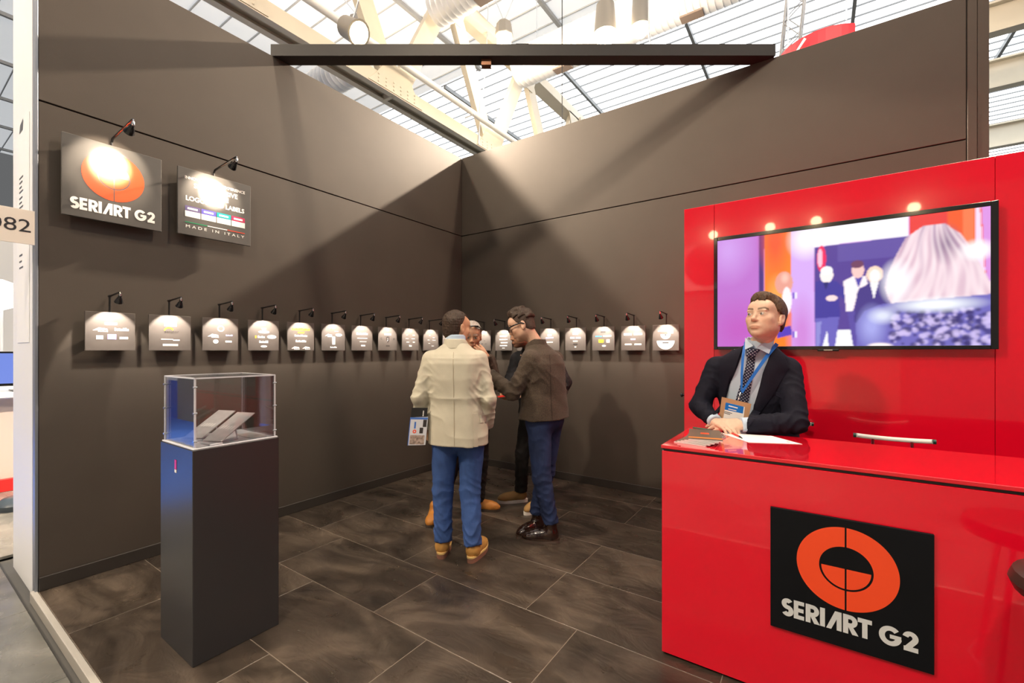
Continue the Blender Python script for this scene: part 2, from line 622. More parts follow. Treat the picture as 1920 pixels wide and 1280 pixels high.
# riveted lattice girder running along the hall above the left wall
tr = empty('roof_truss', (-3.9, 5, 7.0), 'riveted beige lattice girder rising above the left dark wall', 'roof truss')
XA, XB = -4.12, -3.70
Y0, Y1 = -9.0, 22.0
MB().box(XB - 0.03, XB, Y0, Y1, 7.0, 7.30).build('chord_web', M_BEIGE, tr)
MB().box(XA, XA + 0.03, Y0, Y1, 7.0, 7.30).build('chord_web', M_BEIGE, tr)
MB().box(XA + 0.03, XB - 0.03, Y0, Y1, 7.10, 7.13).build('chord_plate', M_BEIGE, tr)
MB().box(XB - 0.12, XB + 0.02, Y0, Y1, 6.985, 7.0).build('chord_flange', M_BEIGE, tr)
MB().box(XA - 0.02, XA + 0.12, Y0, Y1, 6.985, 7.0).build('chord_flange', M_BEIGE, tr)
MB().box(XA - 0.02, XB + 0.02, Y0, Y1, 10.3, 10.62).build('top_chord', M_BEIGE, tr)
nodes_b = [-4.9 + 3.5 * k for k in range(-1, 8)]
def channel(mb, p, q, w, t=0.07):
    mb.bar(p, q, t, w, up=(1, 0, 0)) if False else mb.bar(p, q, w, t, up=(1, 0, 0))
strut_rivets = []
for yb in nodes_b:
    for dy in (-1.75, 1.75):
        mb = MB()
        p, q = Vector((-3.79, yb + 0.08 * (1 if dy > 0 else -1), 7.15)), Vector((-3.79, yb + dy * 0.95, 10.35))
        mb.bar(p, q, 0.42, 0.16, up=(1, 0, 0))
        mb.build('strut', M_BEIGE, tr)
    gp = MB().prism([(-0.75, 0), (0.75, 0), (0.55, 0.22), (0.28, 0.62), (-0.28, 0.62), (-0.55, 0.22)], ((XB, yb, 7.02), (0, 1, 0), (0, 0, 1), (1, 0, 0)), 0.0, 0.02).build('gusset_plate', M_BEIGE, tr)
    mb = MB()
    for i in range(6):
        for j in range(3):
            mb.lathe([(0.022, 0), (0.018, 0.012), (0.006, 0.018)], (XB + 0.02, yb - 0.5 + i * 0.2, 7.08 + j * 0.08), 6, Matrix.Rotation(math.pi / 2, 3, 'Y'))
    tag(mb.build('rivets', M_BEIGE, gp), kind='stuff')
    gp = MB().prism([(-0.6, 0), (0.6, 0), (0.35, -0.6), (-0.35, -0.6)], ((XB, yb + 1.75, 10.35), (0, 1, 0), (0, 0, 1), (1, 0, 0)), 0.0, 0.02).build('gusset_plate', M_BEIGE, tr)
    # riveted splice on the underside of the chord
    mb = MB()
    mb.box(XA + 0.06, XB - 0.06, yb - 0.10, yb - 0.02, 6.975, 7.1)
    mb.build('batten', M_BEIGE, tr)
# cross members leaving the top nodes
for yb in (3.85, 10.9):
    mb = MB().bar((XB, yb + 0.15, 10.3), (XB + 0.2, yb + 2.6, 10.2), 0.22, 0.22)
    mb.build('cross_member', M_BEIGE, tr)

# second, fainter girder far behind it
def girder(x0, x1, y, z, h, label):
    g = empty('roof_girder', ((x0 + x1) / 2, y, z), label, 'girder', 'girders beyond the right wall')
    MB().box(x0, x1, y, y + 0.05, z, z + h).build('web', M_BEIGE, g)
    MB().box(x0, x1, y - 0.14, y + 0.16, z - 0.05, z).build('flange', M_BEIGE, g)
    MB().box(x0, x1, y - 0.14, y + 0.16, z + h, z + h + 0.05).build('flange', M_BEIGE, g)
    for k in range(4):
        x = x0 + 0.9 + k * (x1 - x0) / 4
        MB().box(x, x + 0.08, y - 0.12, y, z, z + h).build('stiffener', M_BEIGE, g)
    return g
girder(5.6, 18, 10.7, 9.0, 0.62, 'highest riveted beige girder in the gap right of the dark wall')
girder(5.6, 20, 13.9, 9.0, 0.72, 'middle riveted beige girder in the gap right of the dark wall')
girder(5.6, 24, 19.2, 9.0, 0.75, 'lowest beige girder, just above the red panelling at right')
br = empty('brace_rod', (11.2, 18.5, 9.0), 'pale diagonal brace below the lowest right girder', 'brace')
MB().tube([(11.0, 18.9, 9.0), (13.6, 18.9, 10.4)], 0.11, 8).build('rod', mat('pale_blue_steel', (0.55, 0.62, 0.66), 0.4), br)
MB().box(10.8, 11.2, 18.82, 18.98, 8.85, 9.1).build('shoe', mat('pale_blue_steel'), br)

# white service pipe beside the girder
pp = empty('service_pipe', (-3.55, 3, 7.6), 'white round pipe running beside the beige lattice girder', 'pipe')
MB().tube([(-3.50, -9, 7.62), (-3.50, 18, 7.62)], 0.075, 14).build('pipe', mat('white_pipe_paint', (0.78, 0.79, 0.78), 0.35), pp, True)
for y in (1.8, 4.4, 7.2):
    MB().tube([(-3.72, y, 7.53), (-3.40, y, 7.53)], 0.018, 6).build('bracket', M_ALU, pp)
pp2 = empty('hanging_cable', (-2.2, 6.3, 8), 'thin grey cable looping down to the girder', 'cable')
MB().tube([(-3.66, 4.9, 7.02), (-3.66, 4.92, 7.35), (-3.62, 5.0, 8.2), (-3.55, 5.1, 9.5), (-3.5, 5.2, 12.5)], 0.014, 6).build('cable', M_ALU, pp2)

# spiral ducts across the hall
def duct(x0, x1, y, z, r, label):
    d = empty('spiral_duct', ((x0 + x1) / 2, y, z), label, 'duct', 'ducts under the roof')
    prof = []
    n = int((x1 - x0) / 0.15)
    mb = MB()
    pts, rs = [], []
    for k in range(n + 1):
        x = x0 + (x1 - x0) * k / n
        pts += [(x, y, z), (x + 0.10, y, z), (x + 0.113, y, z), (x + 0.126, y, z)]
        rs += [r, r, r + 0.010, r]
    mb.tube(pts, rs, 22)
    mb.build('duct_skin', M_DUCT, d, True)
    for x in (x0 + 1.2, x0 + 4.6):
        MB().box(x, x + 0.5, y - 0.13, y + 0.13, z - r - 0.02, z - r * 0.93).build('outlet_grille', mat('brown_grille', (0.22, 0.17, 0.14), 0.5), d)
        MB().tube([(x - 0.6, y, z + r), (x - 0.6, y, ZR)], 0.012, 5).build('hanger', M_ALU, d)
    return d
duct(-3.5, 9.0, 3.15, 9.5, 0.40, 'largest silver spiral duct at the top of the view')
duct(-3.4, 2.6, 6.5, 9.8, 0.52, 'silver spiral duct passing behind the pendant lamps')
duct(-18.0, -4.3, 1.9, 8.0, 0.36, 'silver spiral duct just above the left dark wall under the beam')

# high-bay pendant lamps
def highbay(loc, kind, label, watts=HIGHBAY, r=0.30):
    x, y, z = loc
    h = empty('pendant_lamp', (x, y, z), label, 'lamp', 'high-bay lamps of the hall')
    shell = mat('grey_lamp_shell', (0.30, 0.28, 0.25), 0.4, 0.5)
    if kind == 'can':
        MB().lathe([(r * 0.55, 0.75), (r * 0.75, 0.70), (r * 0.95, 0.10), (r * 1.0, 0.05), (r * 0.92, 0.05)], (x, y, z), 20).build('shade', shell, h, True)
    else:
        MB().lathe([(r * 0.4, 0.62), (r * 0.9, 0.52), (r * 1.1, 0.22), (r * 1.05, 0.2)], (x, y, z), 8).build('shade', shell, h)
    MB().lathe([(0.02, -r * 0.75), (r * 0.5, -r * 0.6), (r * 0.8, -r * 0.2), (r * 0.85, 0.05), (r * 0.8, 0.15)], (x, y, z), 18).build('bulb_glass', M_BULB, h, True)
    if kind == 'can':
        MB().tube([(x, y, z + 0.72), (x, y, ZR)], 0.02, 6).build('stem', M_ALU, h)
    else:
        for s in (-1, 1):
            MB().tube([(x, y, z + 0.6), (x + s * 0.9, y + s * 0.6, ZR)], 0.012, 5).build('suspension_wire', M_ALU, h)
    ld = bpy.data.lights.new('lamp_light', 'POINT')
    ld.energy = watts
    ld.color = WARM
    ld.shadow_soft_size = 0.28
    lo = bpy.data.objects.new('lamp_light', ld)
    COL.objects.link(lo)
    lo.parent = h
    lo.location = (0, 0, -0.45)
    return h
highbay((-7.3, 3.8, 10.7), 'hex', 'six-sided pendant lamp behind the girder at left, above the black beam', r=0.34)
highbay((-2.83, 4.92, 9.40), 'hex', 'six-sided pendant lamp on two wires near the middle of the beam', watts=160, r=0.22)
highbay((0.0, 4.81, 8.40), 'can', 'glaring pendant lamp just above the beam right of its middle', watts=220, r=0.26)
highbay((0.74, 4.95, 8.33), 'can', 'can-shaped pendant lamp with grey shade, rightmost above the beam', watts=140, r=0.21)
highbay((6.5, 1.0, 10.8), 'can', 'pendant lamp hanging high above the red counter, out of view', watts=1400)
highbay((4.2, -8.0, 9.5), 'can', 'pendant lamp hanging high over the aisle behind the viewer', watts=900)
highbay((-2.2, -9.5, 8.6), 'can', 'pendant lamp hanging high over the aisle left of the stand', watts=1800)  # added lamp out of view, lights the white return and aisle-facing surfaces

# directional spotlights hung from the roof, aimed at the stand
def hall_spot(loc, aim, watts, angle, blend, label, r=0.16):
    h = empty('hall_spotlight', loc, label, 'spotlight', 'spotlights aimed at the stand')
    v = (Vector(aim) - Vector(loc)).normalized()
    R = Vector((0, 0, -1)).rotation_difference(v).to_matrix()
    MB().lathe([(r * .5, .34), (r * .9, .30), (r, .05), (r * 1.12, -.02), (r * 1.05, -.02)], loc, 18, R).build('housing', mat('grey_lamp_shell'), h, True)
    MB().lathe([(r * .98, -.015), (r * .6, -.05), (.01, -.065)], loc, 18, R).build('lens', M_BULB, h, True)
    MB().tube([Vector(loc) - v * .2, Vector(loc) + Vector((0, 0, .45)), (loc[0], loc[1], ZR)], .015, 6).build('stem', M_ALU, h)
    ld = bpy.data.lights.new('spot_light', 'SPOT')
    ld.energy = watts
    ld.color = WARM
    ld.spot_size = math.radians(angle)
    ld.spot_blend = blend
    ld.shadow_soft_size = 0.10
    lo = bpy.data.objects.new('spot_light', ld)
    COL.objects.link(lo)
    lo.parent = h
    lo.location = v * .10
    lo.rotation_euler = v.to_track_quat('-Z', 'Y').to_euler()
hall_spot((1.0, 4.7, 7.55), (0.0, -1.6, 2.6), 11000, 50, 0.5, 'glaring warm spotlight right behind the beam, brightest of all')
hall_spot((-1.5, -0.5, 5.95), (2.75, 0.0, 2.9), 5200, 26, 0.30, 'glaring warm spotlight above the left wall beside the girder strut')

# thin vertical drop wire
dw = empty('drop_wire', (0.3, 5.5, 8), 'thin vertical wire dropping from the roof behind the beam', 'wire')
MB().tube([(-1.55, 5.70, 5.0), (-1.55, 5.70, ZR)], 0.012, 5).build('wire', M_BLACK, dw)

# aluminium lattice tower and red hanging banner of another stand
tw = empty('lattice_tower', (3.3, 6.1, 6), 'aluminium lattice mast rising behind the right dark wall', 'truss mast')
c0, c1 = Vector((3.02, 7.2, 4.5)), Vector((3.75, 7.5, 12.3))
ax = (c1 - c0).normalized()
s1 = ax.cross(Vector((0, 1, 0))).normalized() * 0.17
s2 = ax.cross(s1).normalized() * 0.17
cor = [s1 + s2, s1 - s2, -s1 - s2, -s1 + s2]
for q in cor:
    MB().tube([c0 + q, c1 + q], 0.026, 8).build('rail', mat('dull_truss_aluminium', (0.32, 0.33, 0.35), 0.4, 0.5), tw)
n = 22
for k in range(n):
    t0, t1 = c0 + (c1 - c0) * (k / n), c0 + (c1 - c0) * ((k + 1) / n)
    mb = MB()
    for e in range(4):
        A, B = cor[e], cor[(e + 1) % 4]
        if (k + e) % 2:
            A, B = B, A
        mb.tube([t0 + A, t1 + B], 0.012, 5)
    mb.build('lacing', mat('dull_truss_aluminium'), tw)
bn = empty('hanging_banner', (3.9, 5.4, 6.9), 'red hanging banner with a white mark behind the right dark wall', 'banner')
mb = MB()
vs, fs = [], []
for k in range(13):
    a = math.radians(200 + 110 * k / 12)
    p = Vector((3.95, 6.2, 0)) + Vector((math.cos(a), math.sin(a), 0)) * 0.75
    vs += [(p.x, p.y, 6.6), (p.x, p.y, 7.34)]
for k in range(12):
    fs.append((2 * k, 2 * k + 2, 2 * k + 3, 2 * k + 1))
mb.add(vs, fs)
bo = mb.build('banner_cloth', mat('red_banner_cloth', (0.75, 0.03, 0.05), 0.6), bn)
sm = bo.modifiers.new('thick', 'SOLIDIFY')
sm.thickness = 0.02
pr = Print(((3.62, 5.58, 6.98), (0.86, -0.40, 0), (0, 0, 1), (-0.4, -0.9, 0)), 0.1)
pr.stroke([(0.12, 0.28), (-0.02, 0.14), (0.10, 0.02)], 0.06)
pr.rect(0.16, 0.22, 0.02, 0.08)
pr.build('white_mark', M_PRINTW, bn)
for s in ((3.4, 5.7), (4.3, 5.55)):
    MB().tube([(s[0], s[1], 7.4), (s[0], s[1], ZR)], 0.012, 5).build('hanger', M_ALU, bn)

# ------------------------------------------------------------------ the neighbouring stands seen as a sliver at the left edge
nb = empty('info_counter', (-3.9, -3.1, -0.03), 'white reception counter of the next stand at the far left edge', 'counter')
MB().bevbox(-6.2, -3.2, -3.75, -2.6, -0.03, 0.95, 0.01).build('body', mat('pale_pink_laminate', (0.62, 0.52, 0.47), 0.5), nb)
MB().bevbox(-6.3, -3.1, -3.85, -2.5, 0.95, 1.0, 0.01).build('counter_top', M_WHITE, nb)
MB().bevbox(-6.25, -3.15, -3.8, -2.55, -0.03, 0.10, 0.005).build('plinth', mat('red_plinth', (0.7, 0.02, 0.02), 0.5), nb)
mn = empty('monitor', (-3.45, -3.35, 1.0), 'dark blue computer screen on the white counter at the far left edge', 'monitor')
MB().bevbox(-3.50, -3.45, -3.75, -3.1, 1.06, 1.44, 0.006).build('casing', M_BLACKGLOSS, mn)
MB().box(-3.449, -3.447, -3.73, -3.12, 1.09, 1.42).build('screen', mat('blue_screen', (0.02, 0.03, 0.1), 0.2, emit=(0.12, 0.18, 0.5), estr=0.9), mn)
MB().bevbox(-3.62, -3.36, -3.55, -3.3, 1.0, 1.015, 0.004).build('foot', M_BLACKGLOSS, mn)
MB().box(-3.50, -3.47, -3.46, -3.39, 1.015, 1.1).build('neck', M_BLACKGLOSS, mn)
# far white partition, globe lamp
fw = MB().box(-12.2, -12.0, -3.6, 3.0, -0.03, 4.4).build('wall_far_stand', mat('far_white_wall', (0.80, 0.80, 0.78), 0.6), kind='structure')
gl = empty('globe_lamp', (-7.0, -3.35, 0), 'white globe lamp shining at the far left edge', 'lamp')
MB().lathe([(0.01, 1.95), (0.17, 2.02), (0.24, 2.2), (0.17, 2.38), (0.01, 2.45)], (-7.0, -3.22, 0.15), 16).build('globe', mat('lit_white_globe', (1, 1, 1), 0.5, emit=(1, 0.95, 0.88), estr=2.5), gl, True)
MB().tube([(-7.0, -3.22, -0.03), (-7.0, -3.22, 2.12)], 0.02, 8).build('pole', M_WHITE, gl)
fs_ = empty('floor_spot', (-2.6, -3.5, -0.03), 'small dark floor box beside the white wall end', 'box')
MB().lathe([(0.16, -0.03), (0.17, 0.02), (0.12, 0.07), (0.02, 0.08)], (-2.35, -3.62, 0), 18).build('casing', mat('blue_grey_plastic', (0.05, 0.07, 0.09), 0.3), fs_, True)
MB().bevbox(-2.42, -2.28, -3.69, -3.55, -0.035, -0.028, 0.002).build('base_plate', M_BLACK, fs_)

# opposite stand across the aisle (out of view; its colours show in the glossy surfaces)
op = MB().box(-12.0, -7.5, -6.6, -6.5, -0.03, 0.8).build('wall_opposite_blue', mat('royal_blue_panel', (0.02, 0.10, 0.55), 0.5), kind='structure')
MB().box(-12.0, -7.5, -6.6, -6.5, 0.801, 3.2).build('white_band', M_WHITE, op)
MB().box(-7.49, -5.2, -6.6, -6.5, -0.03, 3.2).build('grey_band', mat('mid_grey_panel', (0.22, 0.22, 0.22), 0.6), op)
MB().box(-9.0, -1.25, -6.5, -4.35, -0.0295, -0.018).build('carpet', mat('royal_blue_carpet', (0.05, 0.19, 0.85), 0.8), op)
op2 = MB().box(0.8, 7.5, -9.2, -9.1, -0.03, 4.5).build('wall_opposite_grey', mat('mid_grey_panel', (0.22, 0.22, 0.22), 0.6), kind='structure')
MB().box(0.8, 3.3, -9.1, -8.9, 2.9, 4.0).build('fascia', M_WHITE, op2)
for x in (1.83, 3.0, 3.85, 5.4):
    MB().lathe([(0.03, 0.0), (0.10, 0.03), (0.10, 0.06)], (x, -9.0, 4.2), 12, Matrix.Rotation(-math.pi / 2, 3, 'X')).build('fascia_lamp', M_BULB, op2)
MB().lathe([(0.5, 0.0), (0.5, 0.03)], (1.7, -8.89, 3.5), 24, Matrix.Rotation(-math.pi / 2, 3, 'X')).build('round_sign', M_RED, op2)
MB().box(3.5, 5.2, -9.1, -8.9, -0.03, 2.5).build('bay', mat('warm_beige_panel', (0.5, 0.4, 0.3), 0.6), op2)

# ================================================================== booth furniture
# ---- red storeroom wall with the screen
YR = -0.992
rw = MB().box(3.046, 6.4, YR + 0.02, -0.02, 0.0, 2.495).build('wall_red', mat('red_core', (0.5, 0.005, 0.012), 0.4), kind='structure')
for (a, b) in ((3.044, 3.249), (3.251, 4.6495), (4.6515, 6.4)):
    MB().bevbox(a, b, YR, YR + 0.022, 0.0, 2.50, 0.0012).build('panel', M_RED, rw)
hn = rw
MB().lathe([(0.008, 0), (0.008, 0.02), (0.016, 0.024), (0.017, 0.034), (0.006, 0.04)], (3.0455, -0.95, 1.115), 14, Matrix.Rotation(-math.pi / 2, 3, 'Y')).build('knob', M_BLACKGLOSS, hn, True)
MB().lathe([(0.019, 0), (0.019, 0.003)], (3.0458, -0.95, 1.115), 14, Matrix.Rotation(-math.pi / 2, 3, 'Y')).build('rose', M_CHROME, hn)

# ---- counter
YC, YB, HC = -2.286, -1.697, 1.0
ct = empty('reception_counter', (4.8, -2.0, 0), 'glossy red reception counter with black trim under its top', 'counter')
MB().bevbox(3.262, 6.4, YC + 0.06, YB - 0.03, 0.0, 0.06, 0.002).build('plinth', M_BLACK, ct)
MB().bevbox(3.246, 6.4, YC, YC + 0.03, 0.012, 0.972, 0.0015).build('front_panel', M_RED, ct)
MB().bevbox(3.246, 3.27, YC + 0.031, YB, 0.012, 0.972, 0.0015).build('side_panel', M_RED, ct)
MB().bevbox(3.272, 6.4, YC + 0.05, YB - 0.01, 0.93, 0.9715, 0.001).build('carcass_shelf', mat('red_core'), ct)
MB().bevbox(3.250, 6.4, YC + 0.004, YB - 0.004, 0.973, 0.984, 0.001).build('black_trim', M_BLACK, ct)
MB().bevbox(3.243, 6.4, YC - 0.004, YB, 0.984, HC, 0.002).build('counter_top', M_REDTOP, ct)
lg = empty('logo_board', (3.948, YC - 0.01, 0.30), 'black square board with orange ring logo fixed to the red counter front', 'sign')
MB().bevbox(3.697, 4.200, YC - 0.013, YC - 0.0005, 0.300, 0.797, 0.0015).build('board', M_LOGOBLK, lg)
fr = ((3.9485, YC - 0.013, 0.5485), (1, 0, 0), (0, 0, 1), (0, -1, 0))
p_ = Print(fr)
ring_logo(p_, (0.0, 0.058), 0.159)
p_.build('ring_emblem', M_ORANGE, lg)
p_ = Print(fr)
wordmark(p_, -0.210, 0.210, -0.188, 0.073)
p_.build('lettering', mat('silver_white_print', (0.62, 0.66, 0.68), 0.45), lg)

# ---- screen
tv = empty('television', (3.954, YR, 1.457), 'wide flat television showing people, mounted on the red wall', 'television')
MB().bevbox(3.30, 4.60, YR - 0.03, YR - 0.001, 1.52, 2.18, 0.004).build('wall_mount', M_BLACK, tv)
MB().bevbox(3.257, 4.651, YR - 0.052, YR - 0.03, 1.457, 2.247, 0.005).build('casing', M_BLACKGLOSS, tv)
for (a, b, c, d) in ((3.257, 3.281, 1.457, 2.247), (4.621, 4.651, 1.457, 2.247), (3.281, 4.621, 1.457, 1.478), (3.281, 4.621, 2.221, 2.247)):
    MB().bevbox(a, b, YR - 0.058, YR - 0.051, c, d, 0.002).build('bezel', M_BLACKGLOSS, tv)
MB().bevbox(3.86, 3.97, YR - 0.062, YR - 0.05, 1.446, 1.460, 0.003).build('badge_lip', M_BLACKGLOSS, tv)
pr = Print(((3.915, YR - 0.062, 1.453), (1, 0, 0), (0, 0, 1), (0, -1, 0)), 0.0005)
pr.rect(-0.022, 0.022, -0.003, 0.003)
pr.build('badge_print', M_CHROME, tv)

class Canvas:
    def __init__(s, w, h):
        s.w, s.h = w, h
        s.a = np.zeros((h, w, 3))
        s.X, s.Y = np.meshgrid((np.arange(w) + 0.5) / w, (np.arange(h) + 0.5) / h)
    def put(s, mask, col, op=1.0):
        m = (mask * op)[..., None]
        s.a = s.a * (1 - m) + np.array(col) * m
    def poly(s, pts, col, op=1.0):
        ins = np.zeros(s.X.shape, bool)
        n = len(pts)
        for i in range(n):
            (x0, y0), (x1, y1) = pts[i], pts[(i + 1) % n]
            if y0 == y1:
                continue
            c = ((y0 > s.Y) != (y1 > s.Y)) & (s.X < (x1 - x0) * (s.Y - y0) / (y1 - y0) + x0)
            ins ^= c
        s.put(ins.astype(float), col, op)
    def ell(s, c, a, b, col, op=1.0, soft=0.0):
        r = np.sqrt(((s.X - c[0]) / a) ** 2 + ((s.Y - c[1]) / b) ** 2)
        m = np.clip((1 - r) / max(soft, 1e-3), 0, 1) if soft else (r < 1).astype(float)
        s.put(m, col, op)

cv = Canvas(330, 186)
cv.a[:] = (0.60, 0.28, 0.72)
cv.poly([(0, 0), (.19, 0), (.194, .537), (.194, 1.02), (0, 1.02)], (0.50, 0.16, 0.60))
cv.ell((0.05, 0.1), 0.14, 0.35, (0.62, 0.36, 0.85), 0.8, 0.9)
cv.ell((0.10, 0.85), 0.2, 0.35, (0.52, 0.08, 0.48), 0.7, 0.9)
cv.poly([(.19, 0), (.214, 0), (.211, 1), (.194, 1)], (0.06, 0.02, 0.20))
cv.poly([(.214, 0), (.326, 0), (.33, 1), (.214, 1)], (1.0, 0.22, 0.02))
cv.ell((0.26, 0.05), 0.08, 0.4, (0.85, 0.06, 0.03), 0.8, 0.8)
cv.ell((0.27, 0.55), 0.06, 0.22, (1.0, 0.42, 0.10), 0.8, 0.8)
cv.poly([(.326, 0), (.416, 0), (.423, 1.02), (.33, 1.02)], (0.66, 0.40, 0.88))
cv.ell((0.39, 0.08), 0.09, 0.2, (1, 0.95, 1.0), 1, 0.8)
cv.ell((0.37, 0.9), 0.07, 0.4, (0.60, 0.22, 0.66), 0.9, 0.8)
cv.poly([(.416, 0), (.755, 0), (.755, .149), (.416, .155)], (0.97, 0.90, 1.0))
cv.poly([(.42, .16), (.76, .149), (.76, .88), (.423, .861)], (0.09, 0.05, 0.30))
cv.poly([(.51, .16), (.76, .149), (.76, .3), (.51, .3)], (0.12, 0.08, 0.36))
cv.poly([(.423, .861), (.76, .875), (.76, 1.02), (.423, 1.02)], (0.93, 0.92, 0.98))
cv.poly([(.758, 0), (.875, 0), (.875, .5), (.758, .5)], (0.80, 0.05, 0.05))
cv.poly([(.875, 0), (1, 0), (1, .52), (.879, .52)], (0.90, 0.11, 0.03))
cv.poly([(.92, 0), (.955, 0), (.957, .51), (.925, .51)], (0.95, 0.20, 0.08))
cv.poly([(.957, 0), (.970, 0), (.986, .52), (.957, .52)], (0.98, 0.70, 0.95))
cv.poly([(.974, 0), (1.0, 0), (1.0, .52), (.988, .52)], (0.70, 0.30, 0.75))
cv.ell((0.448, 0.262), 0.018, 0.11, (0.85, 0.02, 0.12))
cv.ell((0.443, 0.255), 0.010, 0.08, (1.0, 0.55, 0.70))
# girl behind the orange door
cv.ell((0.298, 0.443), 0.037, 0.10, (0.80, 0.35, 0.28))
cv.ell((0.302, 0.40), 0.022, 0.06, (0.95, 0.60, 0.50), 0.8, 0.8)
cv.ell((0.310, 0.60), 0.020, 0.12, (1.0, 0.86, 0.88))
cv.poly([(.27, .84), (.328, .82), (.33, .90), (.27, .93)], (0.10, 0.05, 0.50))
for y in (0.53, 0.87):
    cv.poly([(.334, y), (.352, y), (.352, y + .055), (.334, y + .055)], (0.9, 0.85, 1.0))
    cv.poly([(.334, y), (.343, y), (.343, y + .055), (.334, y + .055)], (0.20, 0.10, 0.60))
# three people standing
cv.poly([(.423, .455), (.46, .439), (.506, .461), (.56, .59), (.537, .623), (.515, .578), (.518, .757), (.423, .765)], (0.05, 0.04, 0.32))
cv.poly([(.423, .765), (.515, .757), (.499, 1.02), (.476, 1.02), (.47, .863), (.45, 1.02), (.425, 1.02)], (0.14, 0.12, 0.50))
cv.poly([(.427, .80), (.448, .79), (.44, 1.0), (.428, 1.0)], (0.35, 0.35, 0.75), 0.6)
cv.ell((.468, .404), .025, .066, (1.0, 0.86, 0.84))
cv.ell((.468, .365), .023, .035, (0.98, 0.95, 0.98))
cv.poly([(.455, .46), (.478, .46), (.465, .53)], (0.02, 0.02, 0.16))
cv.ell((.487, .60), .022, .025, (1.0, 0.72, 0.72))
cv.poly([(.53, .465), (.566, .428), (.612, .436), (.618, .507), (.587, .531), (.566, .712), (.541, .716)], (0.99, 0.86, 0.90))
cv.poly([(.544, .717), (.575, .712), (.584, 1.0), (.566, 1.0)], (0.10, 0.07, 0.36))
cv.poly([(.572, .44), (.60, .44), (.585, .53)], (0.08, 0.06, 0.40))
cv.ell((.583, .382), .022, .067, (0.95, 0.58, 0.55))
cv.ell((.581, .335), .023, .032, (0.16, 0.05, 0.12))
cv.poly([(.581, .558), (.624, .487), (.669, .48), (.69, .735), (.587, .86), (.569, .79)], (0.06, 0.04, 0.24))
cv.poly([(.625, .487), (.657, .478), (.639, .628)], (1.0, 0.95, 0.98))
cv.ell((.642, .427), .029, .066, (1.0, 0.70, 0.55))
cv.ell((.642, .44), .019, .052, (1.0, 0.90, 0.88))
cv.poly([(.645, .78), (.655, .74), (.66, .83), (.65, .9)], (0.9, 0.6, 0.62))
# big blonde head in the foreground
hair = [(.690, .64), (.676, .54), (.688, .42), (.712, .30), (.745, .165), (.80, .088), (.866, .084), (.912, .168), (.947, .291), (.986, .475), (1.01, .60), (.985, .70), (.955, .655), (.93, .72), (.895, .66), (.86, .73), (.82, .67), (.78, .71), (.74, .66), (.70, .67)]
cv.poly(hair, (0.72, 0.50, 0.60))
msk = np.zeros((cv.h, cv.w))
ins = Canvas(cv.w, cv.h)
ins.poly(hair, (1, 1, 1))
hm = ins.a[..., 0]
ang = np.arctan2((cv.X - 0.845) * 1.8, cv.Y + 0.10)
rad = np.hypot((cv.X - 0.845) * 1.8, cv.Y + 0.10)
strands = 0.5 + 0.5 * np.sin(ang * 46 + 2.2 * np.sin(rad * 11) + 1.5 * np.sin(ang * 17))
cv.put(hm * strands, (0.98, 0.80, 0.84), 0.7)
strands = (0.5 + 0.5 * np.sin(ang * 23 + 1 + 2.5 * np.sin(rad * 8))) * np.clip(1.25 - 1.3 * rad, 0, 1)
cv.put(hm * strands ** 3, (0.30, 0.16, 0.34), 0.75)
cv.ell((.872, .24), .055, .17, (0.16, 0.08, 0.20), 0.8, 0.9)
cv.put(hm * (0.5 + 0.5 * np.sin(ang * 60 + 3 * np.sin(rad * 9))) ** 2, (1.0, 0.86, 0.88), 0.5)
cv.ell((.715, .50), .065, .20, (1.0, 0.97, 1.0), 0.95, 0.7)
cv.ell((.962, .307), .06, .09, (1.0, 0.98, 0.98), 1.0, 0.6)
cv.poly([(.575, .82), (.605, .72), (.66, .67), (.74, .66), (1.01, .63), (1.01, 1.02), (.58, 1.02)], (0.16, 0.14, 0.50))
cv.ell((.63, .84), .06, .2, (0.42, 0.44, 0.88), 0.8, 0.8)
lace = np.sin(cv.X * 120 + 3 * np.sin(cv.Y * 70)) * np.sin(cv.Y * 75 + 3 * np.sin(cv.X * 90))
lm = (lace > 0.25) * ((cv.X > 0.71) & (cv.Y > 0.72)) * 1.0
rsl = np.random.RandomState(8)
for k in range(260):
    cx_, cy_ = rsl.uniform(.70, 1.0), rsl.uniform(.73, 1.0)
    r_ = rsl.uniform(.006, .017)
    cv.ell((cx_, cy_), r_, r_ * 1.8, (0.04, 0.03, 0.16) if k % 2 else (0.62, 0.52, 0.86), 0.75, 0.5)
cv.ell((.84, .69), .17, .07, (0.93, 0.97, 1.0), 0.95, 0.7)
cv.ell((.67, .76), .06, .08, (0.85, 0.90, 1.0), 0.8, 0.8)
cv.ell((.66, 1.0), .05, .03, (0.98, 0.85, 0.85), 1.0, 0.4)
for _ in range(1):
    pad = np.pad(cv.a, ((1, 1), (1, 1), (0, 0)), 'edge')
    cv.a = sum(pad[i:i + cv.h, j:j + cv.w] for i in range(3) for j in range(3)) / 9
W_, H_ = cv.w, cv.h
sx0, sx1, sz0, sz1 = 3.281, 4.621, 1.478, 2.221
gx = np.linspace(sx0, sx1, W_ + 1)
gz = np.linspace(sz1, sz0, H_ + 1)
VX, VZ = np.meshgrid(gx, gz)
verts = np.stack([VX.ravel(), np.full(VX.size, YR - 0.0532), VZ.ravel()], 1)
ii, jj = np.meshgrid(np.arange(H_), np.arange(W_), indexing='ij')
a0 = (ii * (W_ + 1) + jj).ravel()
faces = np.stack([a0, a0 + W_ + 1, a0 + W_ + 2, a0 + 1], 1)
me = bpy.data.meshes.new('screen')
me.from_pydata(verts.tolist(), [], faces.tolist())
ca = me.color_attributes.new('Col', 'FLOAT_COLOR', 'CORNER')
